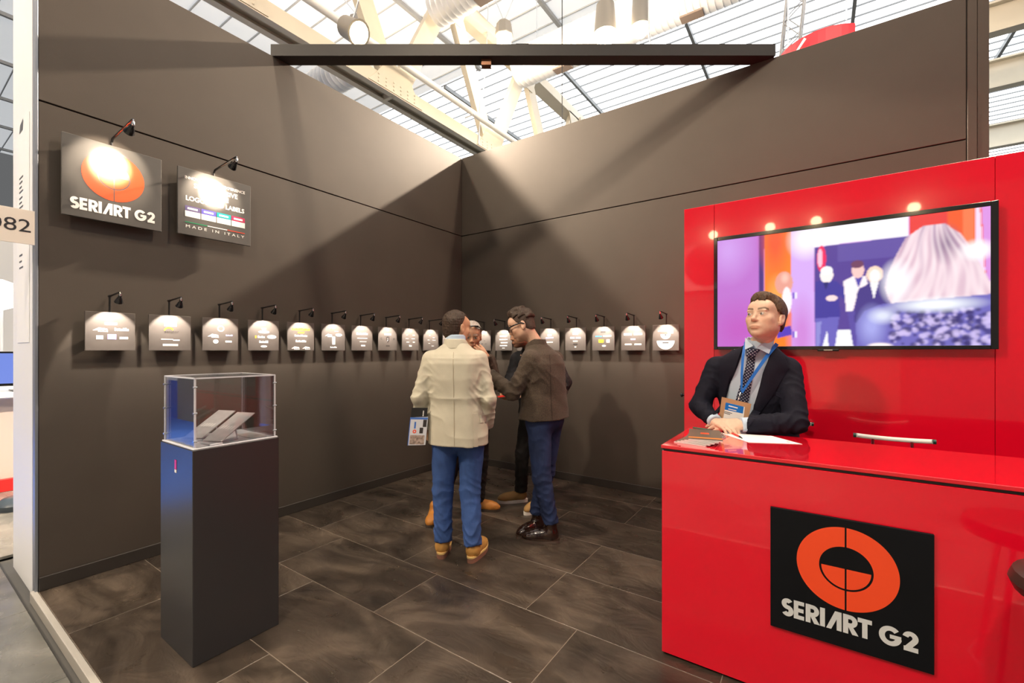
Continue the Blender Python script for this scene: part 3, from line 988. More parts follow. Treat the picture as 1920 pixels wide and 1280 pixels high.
cc = np.repeat(np.concatenate([cv.a.reshape(-1, 3), np.ones((W_ * H_, 1))], 1), 4, 0)
ca.data.foreach_set('color', cc.astype(np.float32).ravel())
msn = bpy.data.materials.new('television_picture')
msn.use_nodes = True
nt = msn.node_tree
b_ = nt.nodes['Principled BSDF']
b_.inputs['Base Color'].default_value = (0.01, 0.01, 0.01, 1)
b_.inputs['Roughness'].default_value = 0.25
vc = nt.nodes.new('ShaderNodeVertexColor')
vc.layer_name = 'Col'
nt.links.new(vc.outputs[0], b_.inputs['Emission Color'])
b_.inputs['Emission Strength'].default_value = 0.80
me.materials.append(msn)
so = bpy.data.objects.new('screen', me)
COL.objects.link(so)
so.parent = tv
so.location = -wloc(tv)

# ---- pedestal with acrylic showcase
pdx0, pdx1, pdy0, pdy1 = 1.120, 1.510, -3.600, -3.206
pd = empty('display_pedestal', (1.315, -3.40, 0), 'tall dark grey square pedestal standing by the left wall', 'pedestal')
M_PED = mat('dark_grey_satin_laminate', (0.032, 0.032, 0.033), 0.27, spec=0.6)
MB().bevbox(pdx0, pdx1, pdy0, pdy1, 0.0, 0.992, 0.0025).build('column', M_PED, pd)
pr = Print(((1.315, pdy0, 0.875), (1, 0, 0), (0, 0, 1), (0, -1, 0)))
pr.rect(-0.012, 0.012, 0.005, 0.05)
pr.build('sticker', mat('magenta_sticker', (0.65, 0.02, 0.22), 0.4), pd)
pr = Print(((1.315, pdy0, 0.875), (1, 0, 0), (0, 0, 1), (0, -1, 0)))
pr.rect(-0.012, 0.012, -0.012, 0.003)
pr.build('sticker_text', M_PRINTW, pd)

M_ACRYL = bpy.data.materials.new('clear_acrylic')
M_ACRYL.use_nodes = True
nt = M_ACRYL.node_tree
for n_ in list(nt.nodes):
    nt.nodes.remove(n_)
out = nt.nodes.new('ShaderNodeOutputMaterial')
mixs = nt.nodes.new('ShaderNodeMixShader')
tb = nt.nodes.new('ShaderNodeBsdfTransparent')
tb.inputs[0].default_value = (0.985, 0.988, 0.995, 1)
gb = nt.nodes.new('ShaderNodeBsdfGlossy')
gb.inputs['Roughness'].default_value = 0.02
frn = nt.nodes.new('ShaderNodeFresnel')
frn.inputs[0].default_value = 1.49
mul = nt.nodes.new('ShaderNodeMath')
mul.operation = 'MULTIPLY'
mul.inputs[1].default_value = 0.85
nt.links.new(frn.outputs[0], mul.inputs[0])
nt.links.new(mul.outputs[0], mixs.inputs[0])
nt.links.new(tb.outputs[0], mixs.inputs[1])
nt.links.new(gb.outputs[0], mixs.inputs[2])
nt.links.new(mixs.outputs[0], out.inputs[0])
M_ACEDGE = mat('polished_acrylic_edge', (0.86, 0.88, 0.93), 0.15, trans=0.35, ior=1.49, spec=0.8)
cs = empty('acrylic_showcase', (1.315, -3.40, 0.992), 'clear acrylic box with bright edges on the dark pedestal', 'showcase')
cx0, cx1, cy0, cy1, cz0, cz1 = 1.135, 1.495, -3.585, -3.221, 0.999, 1.318
MB().bevbox(1.126, 1.506, -3.596, -3.210, 0.992, 0.999, 0.0015).build('base_sheet', mat('frosted_acrylic', (0.70, 0.72, 0.76), 0.35), cs)
t = 0.005
MB().box(cx0, cx1, cy0, cy0 + t, cz0, cz1).build('pane', M_ACRYL, cs)
MB().box(cx0, cx1, cy1 - t, cy1, cz0, cz1).build('pane', M_ACRYL, cs)
MB().box(cx0, cx0 + t, cy0 + t, cy1 - t, cz0, cz1).build('pane', M_ACRYL, cs)
MB().box(cx1 - t, cx1, cy0 + t, cy1 - t, cz0, cz1).build('pane', M_ACRYL, cs)
MB().box(cx0, cx1, cy0, cy1, cz1, cz1 + 0.005).build('pane', M_ACRYL, cs)
for (x, y) in ((cx0, cy0), (cx0, cy1), (cx1, cy0), (cx1, cy1)):
    MB().box(x - 0.0035, x + 0.0035, y - 0.0035, y + 0.0035, cz0, cz1 + 0.004).build('edge', M_ACEDGE, cs)
for (a, b) in (((cx0, cy0), (cx1, cy0)), ((cx1, cy0), (cx1, cy1)), ((cx1, cy1), (cx0, cy1)), ((cx0, cy1), (cx0, cy0))):
    MB().bar((*a, cz1 + 0.003), (*b, cz1 + 0.003), 0.007, 0.007).build('edge', M_ACEDGE, cs)
for (x, y) in ((cx0, cy0), (cx1, cy0), (cx1, cy1)):
    for z in (1.03, 1.16, 1.28):
        MB().lathe([(0.005, -0.008), (0.005, 0.008)], (x, y, z), 8, Matrix.Rotation(math.pi / 2, 3, 'X')).build('screw', M_CHROME, cs)
# two plates on little acrylic easels inside
def sample(x, y, label):
    s = empty('sample_plate', (x, y, 0.999), label, 'sample plate', 'plates in the showcase')
    A, B = Vector((x + 0.05, y - 0.045, 1.012)), Vector((x - 0.02, y + 0.145, 1.125))
    up = (B - A).normalized()
    side = Vector((0.93, 0.36, 0)).normalized()
    nn = side.cross(up).normalized()
    MB().prism([(-0.055, 0), (0.055, 0), (0.055, 0.225), (-0.055, 0.225)], (A, side, up, nn), 0.0, 0.004).build('plate', mat('brushed_silver_plate', (0.66, 0.66, 0.66), 0.28, 0.4, var=0.08, vscale=30), s)
    pr = Print((A, side, up, nn), 0.005)
    for k in range(5):
        pr.poly([(-0.04 + k * 0.016, 0.085), (-0.030 + k * 0.016, 0.085), (-0.026 + k * 0.016, 0.112), (-0.036 + k * 0.016, 0.112)])
    pr.build('raised_lettering', M_PRINTW, s)
    MB().tube([A + Vector((0, 0, -0.008)), A + Vector((-0.02, 0.12, -0.008)), A + up * 0.14], 0.005, 6).build('easel', M_ACEDGE, s)
    MB().bevbox(x - 0.02, x + 0.10, y - 0.075, y - 0.02, 0.9995, 1.008, 0.002).build('foot', M_ACEDGE, s)
    return s
sample(1.40, -3.45, 'brushed silver sample plate leaning nearest the front edge of the showcase')
sample(1.23, -3.47, 'brushed silver sample plate leaning at the left inside the showcase')
bl = empty('leaflet', (1.42, -3.31, 0.9995), 'flat pale leaflet lying at the back of the showcase', 'leaflet')
MB().bevbox(1.31, 1.47, -3.33, -3.25, 0.9995, 1.004, 0.001).build('sheet', mat('pale_card', (0.6, 0.58, 0.55), 0.5), bl)

# ---- flag sign with the stand number at the end of the left wall
fl = empty('number_sign', (0.0, -3.95, 1.9), 'cream stand number sign 082 projecting from the end of the left wall', 'sign')
MB().bevbox(-0.006, 0.0, -4.12, -3.862, 2.08, 2.283, 0.001).build('board', mat('cream_board', (0.83, 0.77, 0.69), 0.5), fl)
pr = Print(((0.0, -3.885, 2.150), (0, 1, 0), (0, 0, 1), (1, 0, 0)))
pr.text('082', -0.005, 0.0, 0.075, 0.165, 0.0, anchor='r')
pr.build('numerals', mat('dark_grey_print', (0.03, 0.03, 0.035), 0.5), fl)

# ---- two large signs on the left wall
def wall_sign(y0, y1, z0, z1, label):
    s = empty('wall_sign', (0.0, (y0 + y1) / 2, z0), label, 'sign')
    MB().bevbox(0.045, 0.062, y0, y1, z0, z1, 0.002).build('board', mat('grey_sign_board', (0.085, 0.082, 0.078), 0.45, var=0.06), s)
    for y in (y0 + 0.1, y1 - 0.1):
        MB().box(0.0, 0.045, y - 0.02, y + 0.02, z0 + 0.2, z0 + 0.3).build('spacer', M_BLACK, s)
    return s
s1 = wall_sign(-3.771, -3.270, 2.285, 2.79, 'large dark grey sign with orange ring logo at the left end of the wall')
fr = ((0.062, -3.5205, 2.5375), (0, 1, 0), (0, 0, 1), (1, 0, 0))
p_ = Print(fr)
ring_logo(p_, (-0.005, 0.048), 0.158)
p_.build('ring_emblem', M_ORANGE, s1)
p_ = Print(fr)
wordmark(p_, -0.212, 0.212, -0.205, 0.075)
p_.build('lettering', M_PRINTW, s1)
s2 = wall_sign(-3.175, -2.675, 2.298, 2.785, 'dark grey sign listing adhesive flexible logos and labels')
fr = ((0.062, -2.925, 2.5415), (0, 1, 0), (0, 0, 1), (1, 0, 0))
p_ = Print(fr)
p_.text('INNOVATION', -0.205, 0.165, 0.022, 0.165, 0.015, anchor='l')
p_.text('EXPERIENCE', 0.205, 0.165, 0.022, 0.155, 0.015, anchor='r')
p_.text('SELF ADHESIVE', 0.0, 0.110, 0.036, 0.30, 0.02)
p_.text('FLEXIBLE', 0.0, 0.062, 0.034, 0.17, 0.02)
p_.text('LOGOS AND LABELS', 0.0, 0.008, 0.036, 0.40, 0.03)
p_.build('lettering', M_PRINTW, s2)
for k in range(4):
    p_ = Print(fr)
    p_.rect(-0.205 + k * 0.104, -0.205 + k * 0.104 + 0.098, -0.110, -0.068)
    p_.build('caption_box', M_PRINTW, s2)
p_ = Print(fr)
p_.rect(-0.06, 0.075, -0.1535, -0.1475)
p_.build('flag_stripe', M_PRINTW, s2)
p_ = Print(fr)
p_.text('M A D E   I N   I T A L Y', 0.0, -0.190, 0.020, 0.40, 0.0)
p_.build('lettering', M_PRINTW, s2)
for k, (c, w) in enumerate(zip(((0.10, 0.08, 0.22), (0.10, 0.09, 0.50), (0.0, 0.33, 0.38), (0.48, 0.02, 0.10)), ('METAL', 'DOMING', 'SOFT', 'FLEX'))):
    p_ = Print(fr)
    p_.rect(-0.205 + k * 0.104, -0.205 + k * 0.104 + 0.098, -0.0665, -0.030)
    p_.build('colour_block', mat('sign_block_%d' % k, c, 0.5), s2)
    p_ = Print(fr, 0.002)
    p_.rect(-0.19 + k * 0.104, -0.19 + k * 0.104 + 0.065, -0.056, -0.042)
    p_.build('block_caption', M_PRINTW, s2)
p_ = Print(fr)
p_.text('AND', -0.0, 0.165, 0.022, 0.05, 0.015)
p_.build('orange_word', mat('orange_print', (0.85, 0.22, 0.03), 0.5), s2)
for k, c in enumerate(((0.0, 0.25, 0.10), (0.60, 0.05, 0.02))):
    p_ = Print(fr)
    p_.rect(*((-0.205, -0.062) if k == 0 else (0.077, 0.205)), -0.1535, -0.1475)
    p_.build('flag_stripe', mat('flag_stripe_%d' % k, c, 0.5), s2)

def spot(name, parent, loc, target, watts, angle, blend, color=WARM, size=0.012):
    d = bpy.data.lights.new(name, 'SPOT')
    d.energy = watts
    d.color = color
    d.spot_size = math.radians(angle)
    d.spot_blend = blend
    d.shadow_soft_size = size
    o = bpy.data.objects.new(name, d)
    COL.objects.link(o)
    o.parent = parent
    o.location = loc
    v = Vector(target) - Vector(loc)
    o.rotation_euler = v.to_track_quat('-Z', 'Y').to_euler()
    return o

def lamp_head(p, aim, parent, s=1.0):
    """little reflector on a swivel; p is the arm end"""
    a = (Vector(aim) - Vector(p)).normalized()
    R = Vector((0, 0, -1)).rotation_difference(a).to_matrix()
    hd = MB().lathe([(0.004 * s, 0.0), (0.011 * s, -0.003 * s), (0.011 * s, -0.022 * s), (0.015 * s, -0.028 * s), (0.026 * s, -0.062 * s), (0.0265 * s, -0.066 * s), (0.020 * s, -0.060 * s)], p, 16, R).build('lamp_head', M_BLACKGLOSS, parent, True)
    MB().lathe([(0.019 * s, -0.058 * s), (0.012 * s, -0.062 * s), (0.002 * s, -0.064 * s)], p, 14, R).build('lens', mat('lit_lens', (1, 0.9, 0.75), 0.4, emit=(1.0, 0.82, 0.55), estr=9.0), hd, True)
    MB().lathe([(0.007 * s, 0.012 * s), (0.009 * s, 0.0), (0.007 * s, -0.01 * s)], p, 10).build('swivel', M_CHROME, parent, True)

# lamps of the two large signs
for (yc, zt, lab, L) in ((-3.53, 2.79, 'black arm lamp above the large ring logo sign', 0.36), (-2.93, 2.785, 'black arm lamp above the sign about logos and labels', 0.33)):
    w = empty('sign_lamp', (0.0, yc, zt), lab, 'lamp', 'arm lamps of the large signs')
    MB().tube([(0.03, yc, zt - 0.10), (0.03, yc, zt + 0.03), (0.05, yc, zt + 0.05)], 0.007, 8).build('stem', M_BLACK, w, True)
    MB().tube([(0.05, yc, zt + 0.05), (0.05 + L, yc + 0.01, zt + 0.075)], 0.007, 8).build('arm', M_BLACK, w, True)
    MB().tube([(0.05 + L, yc + 0.01, zt + 0.075), (0.05 + L, yc + 0.01, zt + 0.045)], 0.005, 8).build('drop', M_CHROME, w, True)
    e = (0.05 + L, yc + 0.01, zt + 0.045)
    aim = (0.06, yc - 0.01, zt - 0.13)
    lamp_head(e, aim, w, 1.1)
    d = (Vector(aim) - Vector(e)).normalized() * 0.08
    loc = Vector(e) + d - w.location
    spot('lamp_light', w, loc, Vector(aim) - w.location, 110.0, 42, 0.85)
    spot('lamp_spill', w, loc, Vector(aim) - w.location, 12.0, 75, 0.4)

# ---- the row of logo boards: every board is its own thing (local frame faces -Y, the right wall)
def board_prints(kind, root):
    """small logos of a board, W = width 0.25, centre at (0, 0.125)"""
    F = ((0, -0.0602, 0.125), (1, 0, 0), (0, 0, 1), (0, -1, 0))
    w = Print(F)
    d = Print(F, 0.0016)
    extra = []
    w.rect(-0.014, 0.014, 0.085, 0.111)           # the house mark at the top
    d.arc((0, 0.098), 0.004, 0.008, 0, 360, 16)
    rows = kind
    for it in rows:
        t, u, v = it[0], it[1], it[2]
        if t == 'r':
            w.rect(u - it[3] / 2, u + it[3] / 2, v - it[4] / 2, v + it[4] / 2)
        elif t == 'e':
            w.ellipse((u, v), it[3], it[4])
        elif t == 'x':
            w.blur_word(len(it[3]), u, v, it[4], it[5])
        elif t == 'd':
            d.rect(u - it[3] / 2, u + it[3] / 2, v - it[4] / 2, v + it[4] / 2)
        elif t == 'ring':
            w.arc((u, v), it[3] * 0.7, it[3], 0, 360, 24)
        elif t == 'half':
            w.arc((u, v), 0, it[3], 180, 360, 20)
        elif t == 'bird':
            w.poly([(u - .04, v - .008), (u - .01, v + .012), (u + .03, v + .006), (u + .035, v - .004), (u, v - .006)])
            w.blur_word(5, u + 0.012, v - 0.016, 0.008, 0.05)
        elif t == 'dx':
            d.text(it[3], u, v, it[4], it[5], 0.0)
        elif t == 'shield':
            d.poly([(u - .020, v + .03), (u, v + .038), (u + .020, v + .03), (u + .018, v - .01), (u, v - .035), (u - .018, v - .01)])
            w.lift = 0.001
            w.stroke([(u - .008, v - .015), (u + .002, v + .002), (u - .006, v + .015), (u + .008, v + .02)], 0.004)
            w.lift = 0
        elif t == 'c':
            c = Print(F, 0.0014)
            if it[3] == 'arc':
                c.arc((u, v), it[5] * 0.72, it[5], 20, 170, 20)
            elif it[3] == 'txt':
                c.blur_word(len(it[6]), u, v, it[5], it[7])
            else:
                c.rect(u - it[5] / 2, u + it[5] / 2, v - it[6] / 2, v + it[6] / 2)
            extra.append((c, it[4]))
    w.build('white_logos', M_PRINTW, root)
    if d.mb.v:
        d.build('dark_logos', M_BOARDEDGE, root)
    for c, col in extra:
        c.build('coloured_logo', mat('logo_%.2f_%.2f_%.2f' % col, col, 0.5), root)

YEL, BLU, ORA, GRN, VIO = (0.75, 0.45, 0.02), (0.05, 0.25, 0.65), (0.80, 0.30, 0.03), (0.62, 0.66, 0.03), (0.40, 0.35, 0.75)
KINDS = {
 'L': [
  ([('r', -.05, .07, .05, .005), ('r', .05, .07, .05, .004), ('r', -.05, .03, .04, .004), ('r', .05, .0, .04, .004), ('r', 0, -.05, .05, .006)], 'nearest the corner on the left wall, behind the beige man'),
  ([('r', -.02, .055, .02, .005), ('r', .045, .03, .03, .005), ('r', -.04, .0, .03, .004), ('r', .05, .0, .05, .005), ('r', -.03, -.04, .03, .004), ('r', .03, -.07, .04, .005)], 'second from the corner on the left wall'),
  ([('r', -.05, .05, .03, .005), ('r', .05, .05, .03, .005), ('r', -.05, .01, .04, .004), ('r', .04, .01, .05, .005), ('r', -.04, -.03, .04, .004), ('r', .05, -.03, .03, .008), ('x', 0, -.08, 'ulla', .02, .04)], 'with rows of tiny marks, third from the corner, left wall'),
  ([('r', 0, .05, .09, .018), ('shield', 0, -.01), ('dx', -.085, -.01, 'c', .022, .02), ('dx', .085, -.01, 'e', .022, .02), ('d', 0, -.075, .05, .012)], 'with a dark shield emblem in its middle'),
  ([('x', 0, .035, 'VIRTUAL', .022, .14), ('r', 0, .0, .12, .006), ('r', .01, -.035, .08, .005), ('r', .01, -.075, .05, .014)], 'with one bold white word over fine lines, left wall'),
  ([('c', -.02, .07, 'arc', ORA, .014), ('r', .03, .06, .04, .004), ('bird', -.05, .02), ('e', .055, .025, .035, .014), ('r', 0, -.03, .030, .075), ('x', 0, -.10, 'fitness', .014, .07)], 'with a tall white vertical bar in its middle'),
  ([('c', 0, .055, 'txt', YEL, .020, 'TECHNOGRAL', .17), ('c', 0, .035, 'r', ORA, .06, .012), ('x', 0, -.0, 'GAMMA PRO', .016, .12), ('x', 0, -.05, 'STORMER', .020, .10), ('bird', -.05, -.10), ('bird', .05, -.10)], 'with an orange and yellow word line near its top'),
  ([('half', 0, .062, .02), ('e', 0, .03, .045, .012), ('c', -.065, -.012, 'r', ORA, .012, .022), ('x', -.02, -.02, 'ards', .018, .06), ('e', .065, -.010, .038, .016), ('x', .0, -.062, 'RODPAC', .020, .075), ('e', 0, -.09, .026, .009)], 'with a white oval logo at its right, left wall'),
  ([('ring', 0, .045, .024), ('bird', -.05, -.01), ('c', .06, -.012, 'txt', VIO, .012, 'inside', .05), ('e', -.035, -.055, .018, .016), ('r', .055, -.055, .045, .013)], 'with a white ring of dots in its middle'),
  ([('r', 0, .065, .075, .036), ('c', -.01, .012, 'arc', YEL, .03), ('dx', .008, -.0, 'senator', .016, .085), ('r', -.02, -.045, .07, .006), ('r', .035, -.05, .04, .008), ('r', 0, -.085, .09, .014)], 'with a yellow arc logo, second from the left end'),
  ([('r', 0, .05, .062, .017), ('bird', -.05, .012), ('x', .055, .005, 'Qinnoxx', .020, .075), ('r', -.055, -.040, .034, .024), ('c', .005, -.035, 'r', VIO, .044, .034), ('r', .065, -.042, .044, .015)], 'at the far left end, biggest of the row'),
 ],
 'R': [
  ([('d', -.05, .06, .02, .006), ('d', .02, .06, .02, .006), ('d', -.02, .02, .02, .006), ('d', .03, .0, .02, .006), ('d', -.06, -.04, .02, .012), ('d', -.01, -.04, .02, .012), ('d', .05, -.04, .02, .006)], 'with dark specks, nearest the corner on the right wall'),
  ([('r', 0, .05, .11, .012), ('r', 0, .01, .12, .010), ('r', .01, -.03, .10, .010), ('r', 0, -.065, .11, .012), ('r', 0, -.095, .04, .008)], 'with five white lines, second from the corner, right wall'),
  ([('r', 0, .05, .10, .014), ('r', 0, -.02, .08, .010)], 'behind the head of the man in glasses'),
  ([('r', 0, .05, .05, .02), ('c', 0, .02, 'r', VIO, .10, .012), ('r', 0, -.03, .08, .010)], 'beside the shoulder of the man in brown'),
  ([('r', 0, .062, .065, .025), ('r', -.035, .015, .055, .02), ('c', .035, .015, 'r', VIO, .06, .018), ('r', 0, -.022, .055, .010), ('d', 0, -.055, .05, .016), ('r', 0, -.085, .02, .012)], 'with a dark capsule mark near its bottom, right wall'),
  ([('d', 0, .07, .055, .016), ('c', -.05, .025, 'r', BLU, .075, .012), ('r', .045, .028, .09, .016), ('c', -.022, -.025, 'r', GRN, .058, .034), ('r', .055, -.025, .036, .034), ('e', .01, -.075, .022, .010)], 'with yellow-green and blue logos, third from the red wall'),
  ([('r', -.055, .040, .08, .022), ('r', .05, .042, .085, .022), ('c', .0, -.01, 'r', VIO, .05, .016), ('r', -.05, -.062, .07, .016), ('r', .05, -.062, .07, .016)], 'with four white bars, second from the red wall'),
  ([('r', .045, .062, .055, .044), ('r', -.03, .065, .08, .010), ('half', 0, .033, .048), ('d', 0, .026, .02, .012), ('half', 0, -.030, .085), ('d', 0, -.05, .06, .012)], 'with two white bowl-shaped logos, next to the red wall'),
 ]}
def make_board(kind, label):
    r = empty('logo_sign', (0, 0, 0), label, 'board', 'row of small lit logo boards')
    MB().bevbox(-0.125, 0.125, -0.060, -0.048, 0.0, 0.25, 0.0015).build('board', M_BOARD, r)
    MB().box(-0.02, 0.02, -0.048, -0.001, 0.10, 0.14).build('spacer', M_BLACK, r)
    board_prints(kind, r)
    return r
def make_lamp(label, tw=0.0):
    r = empty('picture_lamp', (0, 0, 0), label, 'lamp', 'picture lamps above the logo boards')
    MB().tube([(0, -0.036, 0.16), (0, -0.036, 0.352), (0.0, -0.040, 0.36)], 0.006, 8).build('stem', M_BLACK, r, True)
    e = (tw, -0.25, 0.368)
    MB().tube([(0, -0.034, 0.356), e], 0.0055, 8).build('arm', M_BLACK, r, True)
    q = (tw, -0.252, 0.350)
    MB().tube([e, q], 0.004, 6).build('drop', M_CHROME, r)
    lamp_head(q, (0, -0.10, 0.16), r, 0.86)
    MB().lathe([(0.009, -0.008), (0.009, 0.008)], (0, -0.036, 0.356), 10, Matrix.Rotation(math.pi / 2, 3, 'X')).build('elbow', M_BLACK, r, True)
    d = (Vector((0, -0.10, 0.16)) - Vector(q)).normalized()
    spot('lamp_light', r, Vector(q) + d * 0.075, (0.0, -0.06, 0.125), PICTURE_W, 70, 0.10, (1.0, 0.86, 0.72))
    return r
lamp0 = None
def place(x, y, rz, kind, where, nth):
    global lamp0
    b = make_board(kind, 'small grey logo board ' + where)
    b.location = (x, y, 1.45)
    b.rotation_euler = (0, 0, rz)
    if lamp0 is None:
        l = lamp0 = make_lamp('x')
    else:
        l = copy_tree(lamp0)
    l['label'] = 'black swing-arm picture lamp ' + nth
    l.location = (x, y, 1.45)
    l.rotation_euler = (0, 0, rz)
ORD = ['nearest', 'second', 'third', 'fourth', 'fifth', 'sixth', 'seventh', 'eighth', 'ninth', 'tenth', 'eleventh']
for i, (k, where) in enumerate(KINDS['L']):
    place(0.0, -0.306 - 0.3235 * i, math.pi / 2, k, where, 'on the left wall, %s from the corner' % ORD[i])
for i, (k, where) in enumerate(KINDS['R']):
    place(0.397 + 0.322 * i, 0.0, 0.0, k, where, 'on the right wall, %s from the corner' % ORD[i])

# ---- things on the counter
def slab(name, frame, poly, t, m, parent):
    return MB().prism(poly, frame, 0, t).build(name, m, parent)
bk = empty('brochure_stack', (3.36, -2.1, HC), 'fanned stack of brown brochures at the left end of the red counter', 'brochures')
M_BROCH = mat('taupe_brochure', (0.13, 0.10, 0.075), 0.4)
for k in range(5):
    ang = math.radians(-8 + 5 * k)
    U = Vector((math.cos(ang), math.sin(ang), 0))
    V = Vector((-U.y, U.x, 0))
    z = HC + 0.0008 + k * 0.0052
    P_ = [(-0.075, -0.15), (0.075, -0.15), (0.075, 0.15), (-0.075, 0.15)]
    br_ = MB().prism([(a + .0, b) for a, b in P_], ((3.375 + 0.004 * k, -2.06 + 0.004 * k, z), U, V, (0, 0, 1)), 0, 0.0045).build('brochure', mat('white_pages', (0.8, 0.8, 0.8), 0.5), bk)
    MB().prism(P_, ((3.375 + 0.004 * k, -2.06 + 0.004 * k, z), U, V, (0, 0, 1)), 0.0045, 0.005).build('cover', M_BROCH, br_)
pr = Print(((3.392, -2.045, HC + 0.0262), U, V, (0, 0, 1)), 0.0006)
pr.rect(-0.075, 0.075, -0.11, -0.085)
pr.build('orange_stripe', mat('orange_print'), bk)
pr = Print(((3.392, -2.045, HC + 0.0262), U, V, (0, 0, 1)), 0.0006)
pr.rect(-0.02, 0.02, 0.01, 0.05)
pr.build('red_mark', M_ORANGE, bk)
pa = empty('paper_sheet', (3.62, -1.86, HC), 'white sheet of paper lying under the hands on the red counter', 'paper')
P0 = [Vector((3.415, -1.80, 0)), Vector((3.585, -2.00, 0)), Vector((3.80, -1.90, 0)), Vector((3.66, -1.745, 0))]
mb = MB()
mb.add([(p.x, p.y, HC + 0.0006) for p in P0] + [(p.x, p.y, HC + 0.0018) for p in P0], [(3, 2, 1, 0), (4, 5, 6, 7), (0, 1, 5, 4), (1, 2, 6, 5), (2, 3, 7, 6), (3, 0, 4, 7)])
mb.build('sheet', mat('white_copy_paper', (0.84, 0.84, 0.83), 0.6), pa)
pr = Print(((3.71, -1.90, HC + 0.0018), (0.9, 0.43, 0), (-0.43, 0.9, 0), (0, 0, 1)), 0.0004)
pr.rect(0.03, 0.045, 0.0, 0.01)
pr.build('small_print', M_BOARDEDGE, pa)
pn = empty('red_pen', (3.50, -1.86, HC), 'red pen with black tip beside the clasped hands', 'pen')
MB().tube([(3.475, -1.80, HC + 0.007), (3.53, -1.895, HC + 0.007)], 0.0048, 10).build('barrel', mat('red_plastic', (0.7, 0.03, 0.02), 0.3), pn, True)
MB().tube([(3.53, -1.895, HC + 0.007), (3.545, -1.92, HC + 0.0045)], [0.0048, 0.002], 10).build('tip', M_BLACK, pn, True)
gp = empty('green_pen', (3.33, -1.78, HC), 'dark green pen lying at the left behind the clasped hands', 'pen')
MB().tube([(3.27, -1.745, HC + 0.006), (3.36, -1.765, HC + 0.006)], 0.0046, 10).build('barrel', mat('dark_green_plastic', (0.02, 0.10, 0.06), 0.3), gp, True)
MB().tube([(3.36, -1.765, HC + 0.006), (3.38, -1.769, HC + 0.004)], [0.0046, 0.002], 10).build('tip', M_BLACK, gp, True)

# ---- bar chairs behind the counter: pale curved back tubes show above the top
def bar_chair(cx, cy, label):
    c = empty('bar_chair', (cx, cy, 0), label, 'chair', 'pale bar chairs behind the counter')
    pale = mat('pale_chair_plastic', (0.80, 0.83, 0.80), 0.25)
    pts = [(cx + u * 0.155, cy + 0.15 - 0.05 * (u * u) + 0.0, 0.985 - 0.012 * (1 - u * u)) for u in np.linspace(-1, 1, 13)]
    MB().tube(pts, 0.012, 10).build('back_rail', pale, c, True)
    for s in (0, -1):
        MB().tube([pts[s], Vector(pts[s]) + Vector((0.012 if s else -0.012, 0, 0))], 0.0125, 10).build('end_cap', mat('dark_green_cap', (0.01, 0.06, 0.05), 0.3), c, True)
    for u in (-0.08, 0.08):
        MB().tube([(cx + u, cy + 0.135, 0.975), (cx + u, cy + 0.12, 0.70), (cx + u * 0.9, cy + 0.05, 0.655)], 0.008, 8).build('back_post', M_CHROME, c, True)
    MB().bevbox(cx - 0.16, cx + 0.16, cy - 0.125, cy + 0.14, 0.63, 0.665, 0.012).build('seat', pale, c)
    for sx in (-1, 1):
        for sy in (-1, 1):
            MB().tube([(cx + sx * 0.12, cy + sy * 0.09, 0.63), (cx + sx * 0.17, cy + sy * 0.125, 0.0)], 0.010, 8).build('leg', M_CHROME, c, True)
    MB().tube([(cx + q[0], cy + q[1], 0.22) for q in ((-.15, -.11), (.15, -.11), (.15, .11), (-.15, .11), (-.15, -.11))], 0.007, 6).build('foot_rail', M_CHROME, c)
    return c
bar_chair(4.19, -1.46, 'pale bar chair behind the counter, its back rail showing right of the man')
bar_chair(3.675, -1.155, 'pale bar chair behind the counter, half hidden by the man in the dark suit')

# ---- stool in front of the counter, only its seat edge is in view
st = empty('bar_stool', (4.514, -2.556, 0), 'round dark leather bar stool cut off by the right picture edge', 'stool')
MB().lathe([(0.02, 0.745), (0.15, 0.745), (0.185, 0.76), (0.195, 0.785), (0.185, 0.812), (0.14, 0.825), (0.02, 0.828)], (4.514, -2.556, 0), 32).build('seat', mat('dark_brown_leather', (0.030, 0.022, 0.018), 0.35), st, True)
for k in range(4):
    a = math.radians(45 + 90 * k)
    ca_, sa_ = math.cos(a), math.sin(a)
    MB().tube([(4.514 + 0.10 * ca_, -2.556 + 0.10 * sa_, 0.745), (4.514 + 0.20 * ca_, -2.556 + 0.20 * sa_, 0.0)], 0.011, 8).build('leg', M_CHROME, st, True)
MB().tube([(4.514 + 0.165 * math.cos(t_), -2.556 + 0.165 * math.sin(t_), 0.27) for t_ in np.linspace(0, 2 * math.pi, 25)], 0.008, 6).build('foot_ring', M_CHROME, st, True)

# ================================================================== people: smooth implicit surfaces turned into meshes
def V3(*a):
    return np.array(a, float)

def nrm_(v):
    v = np.asarray(v, float)
    return v / np.linalg.norm(v)

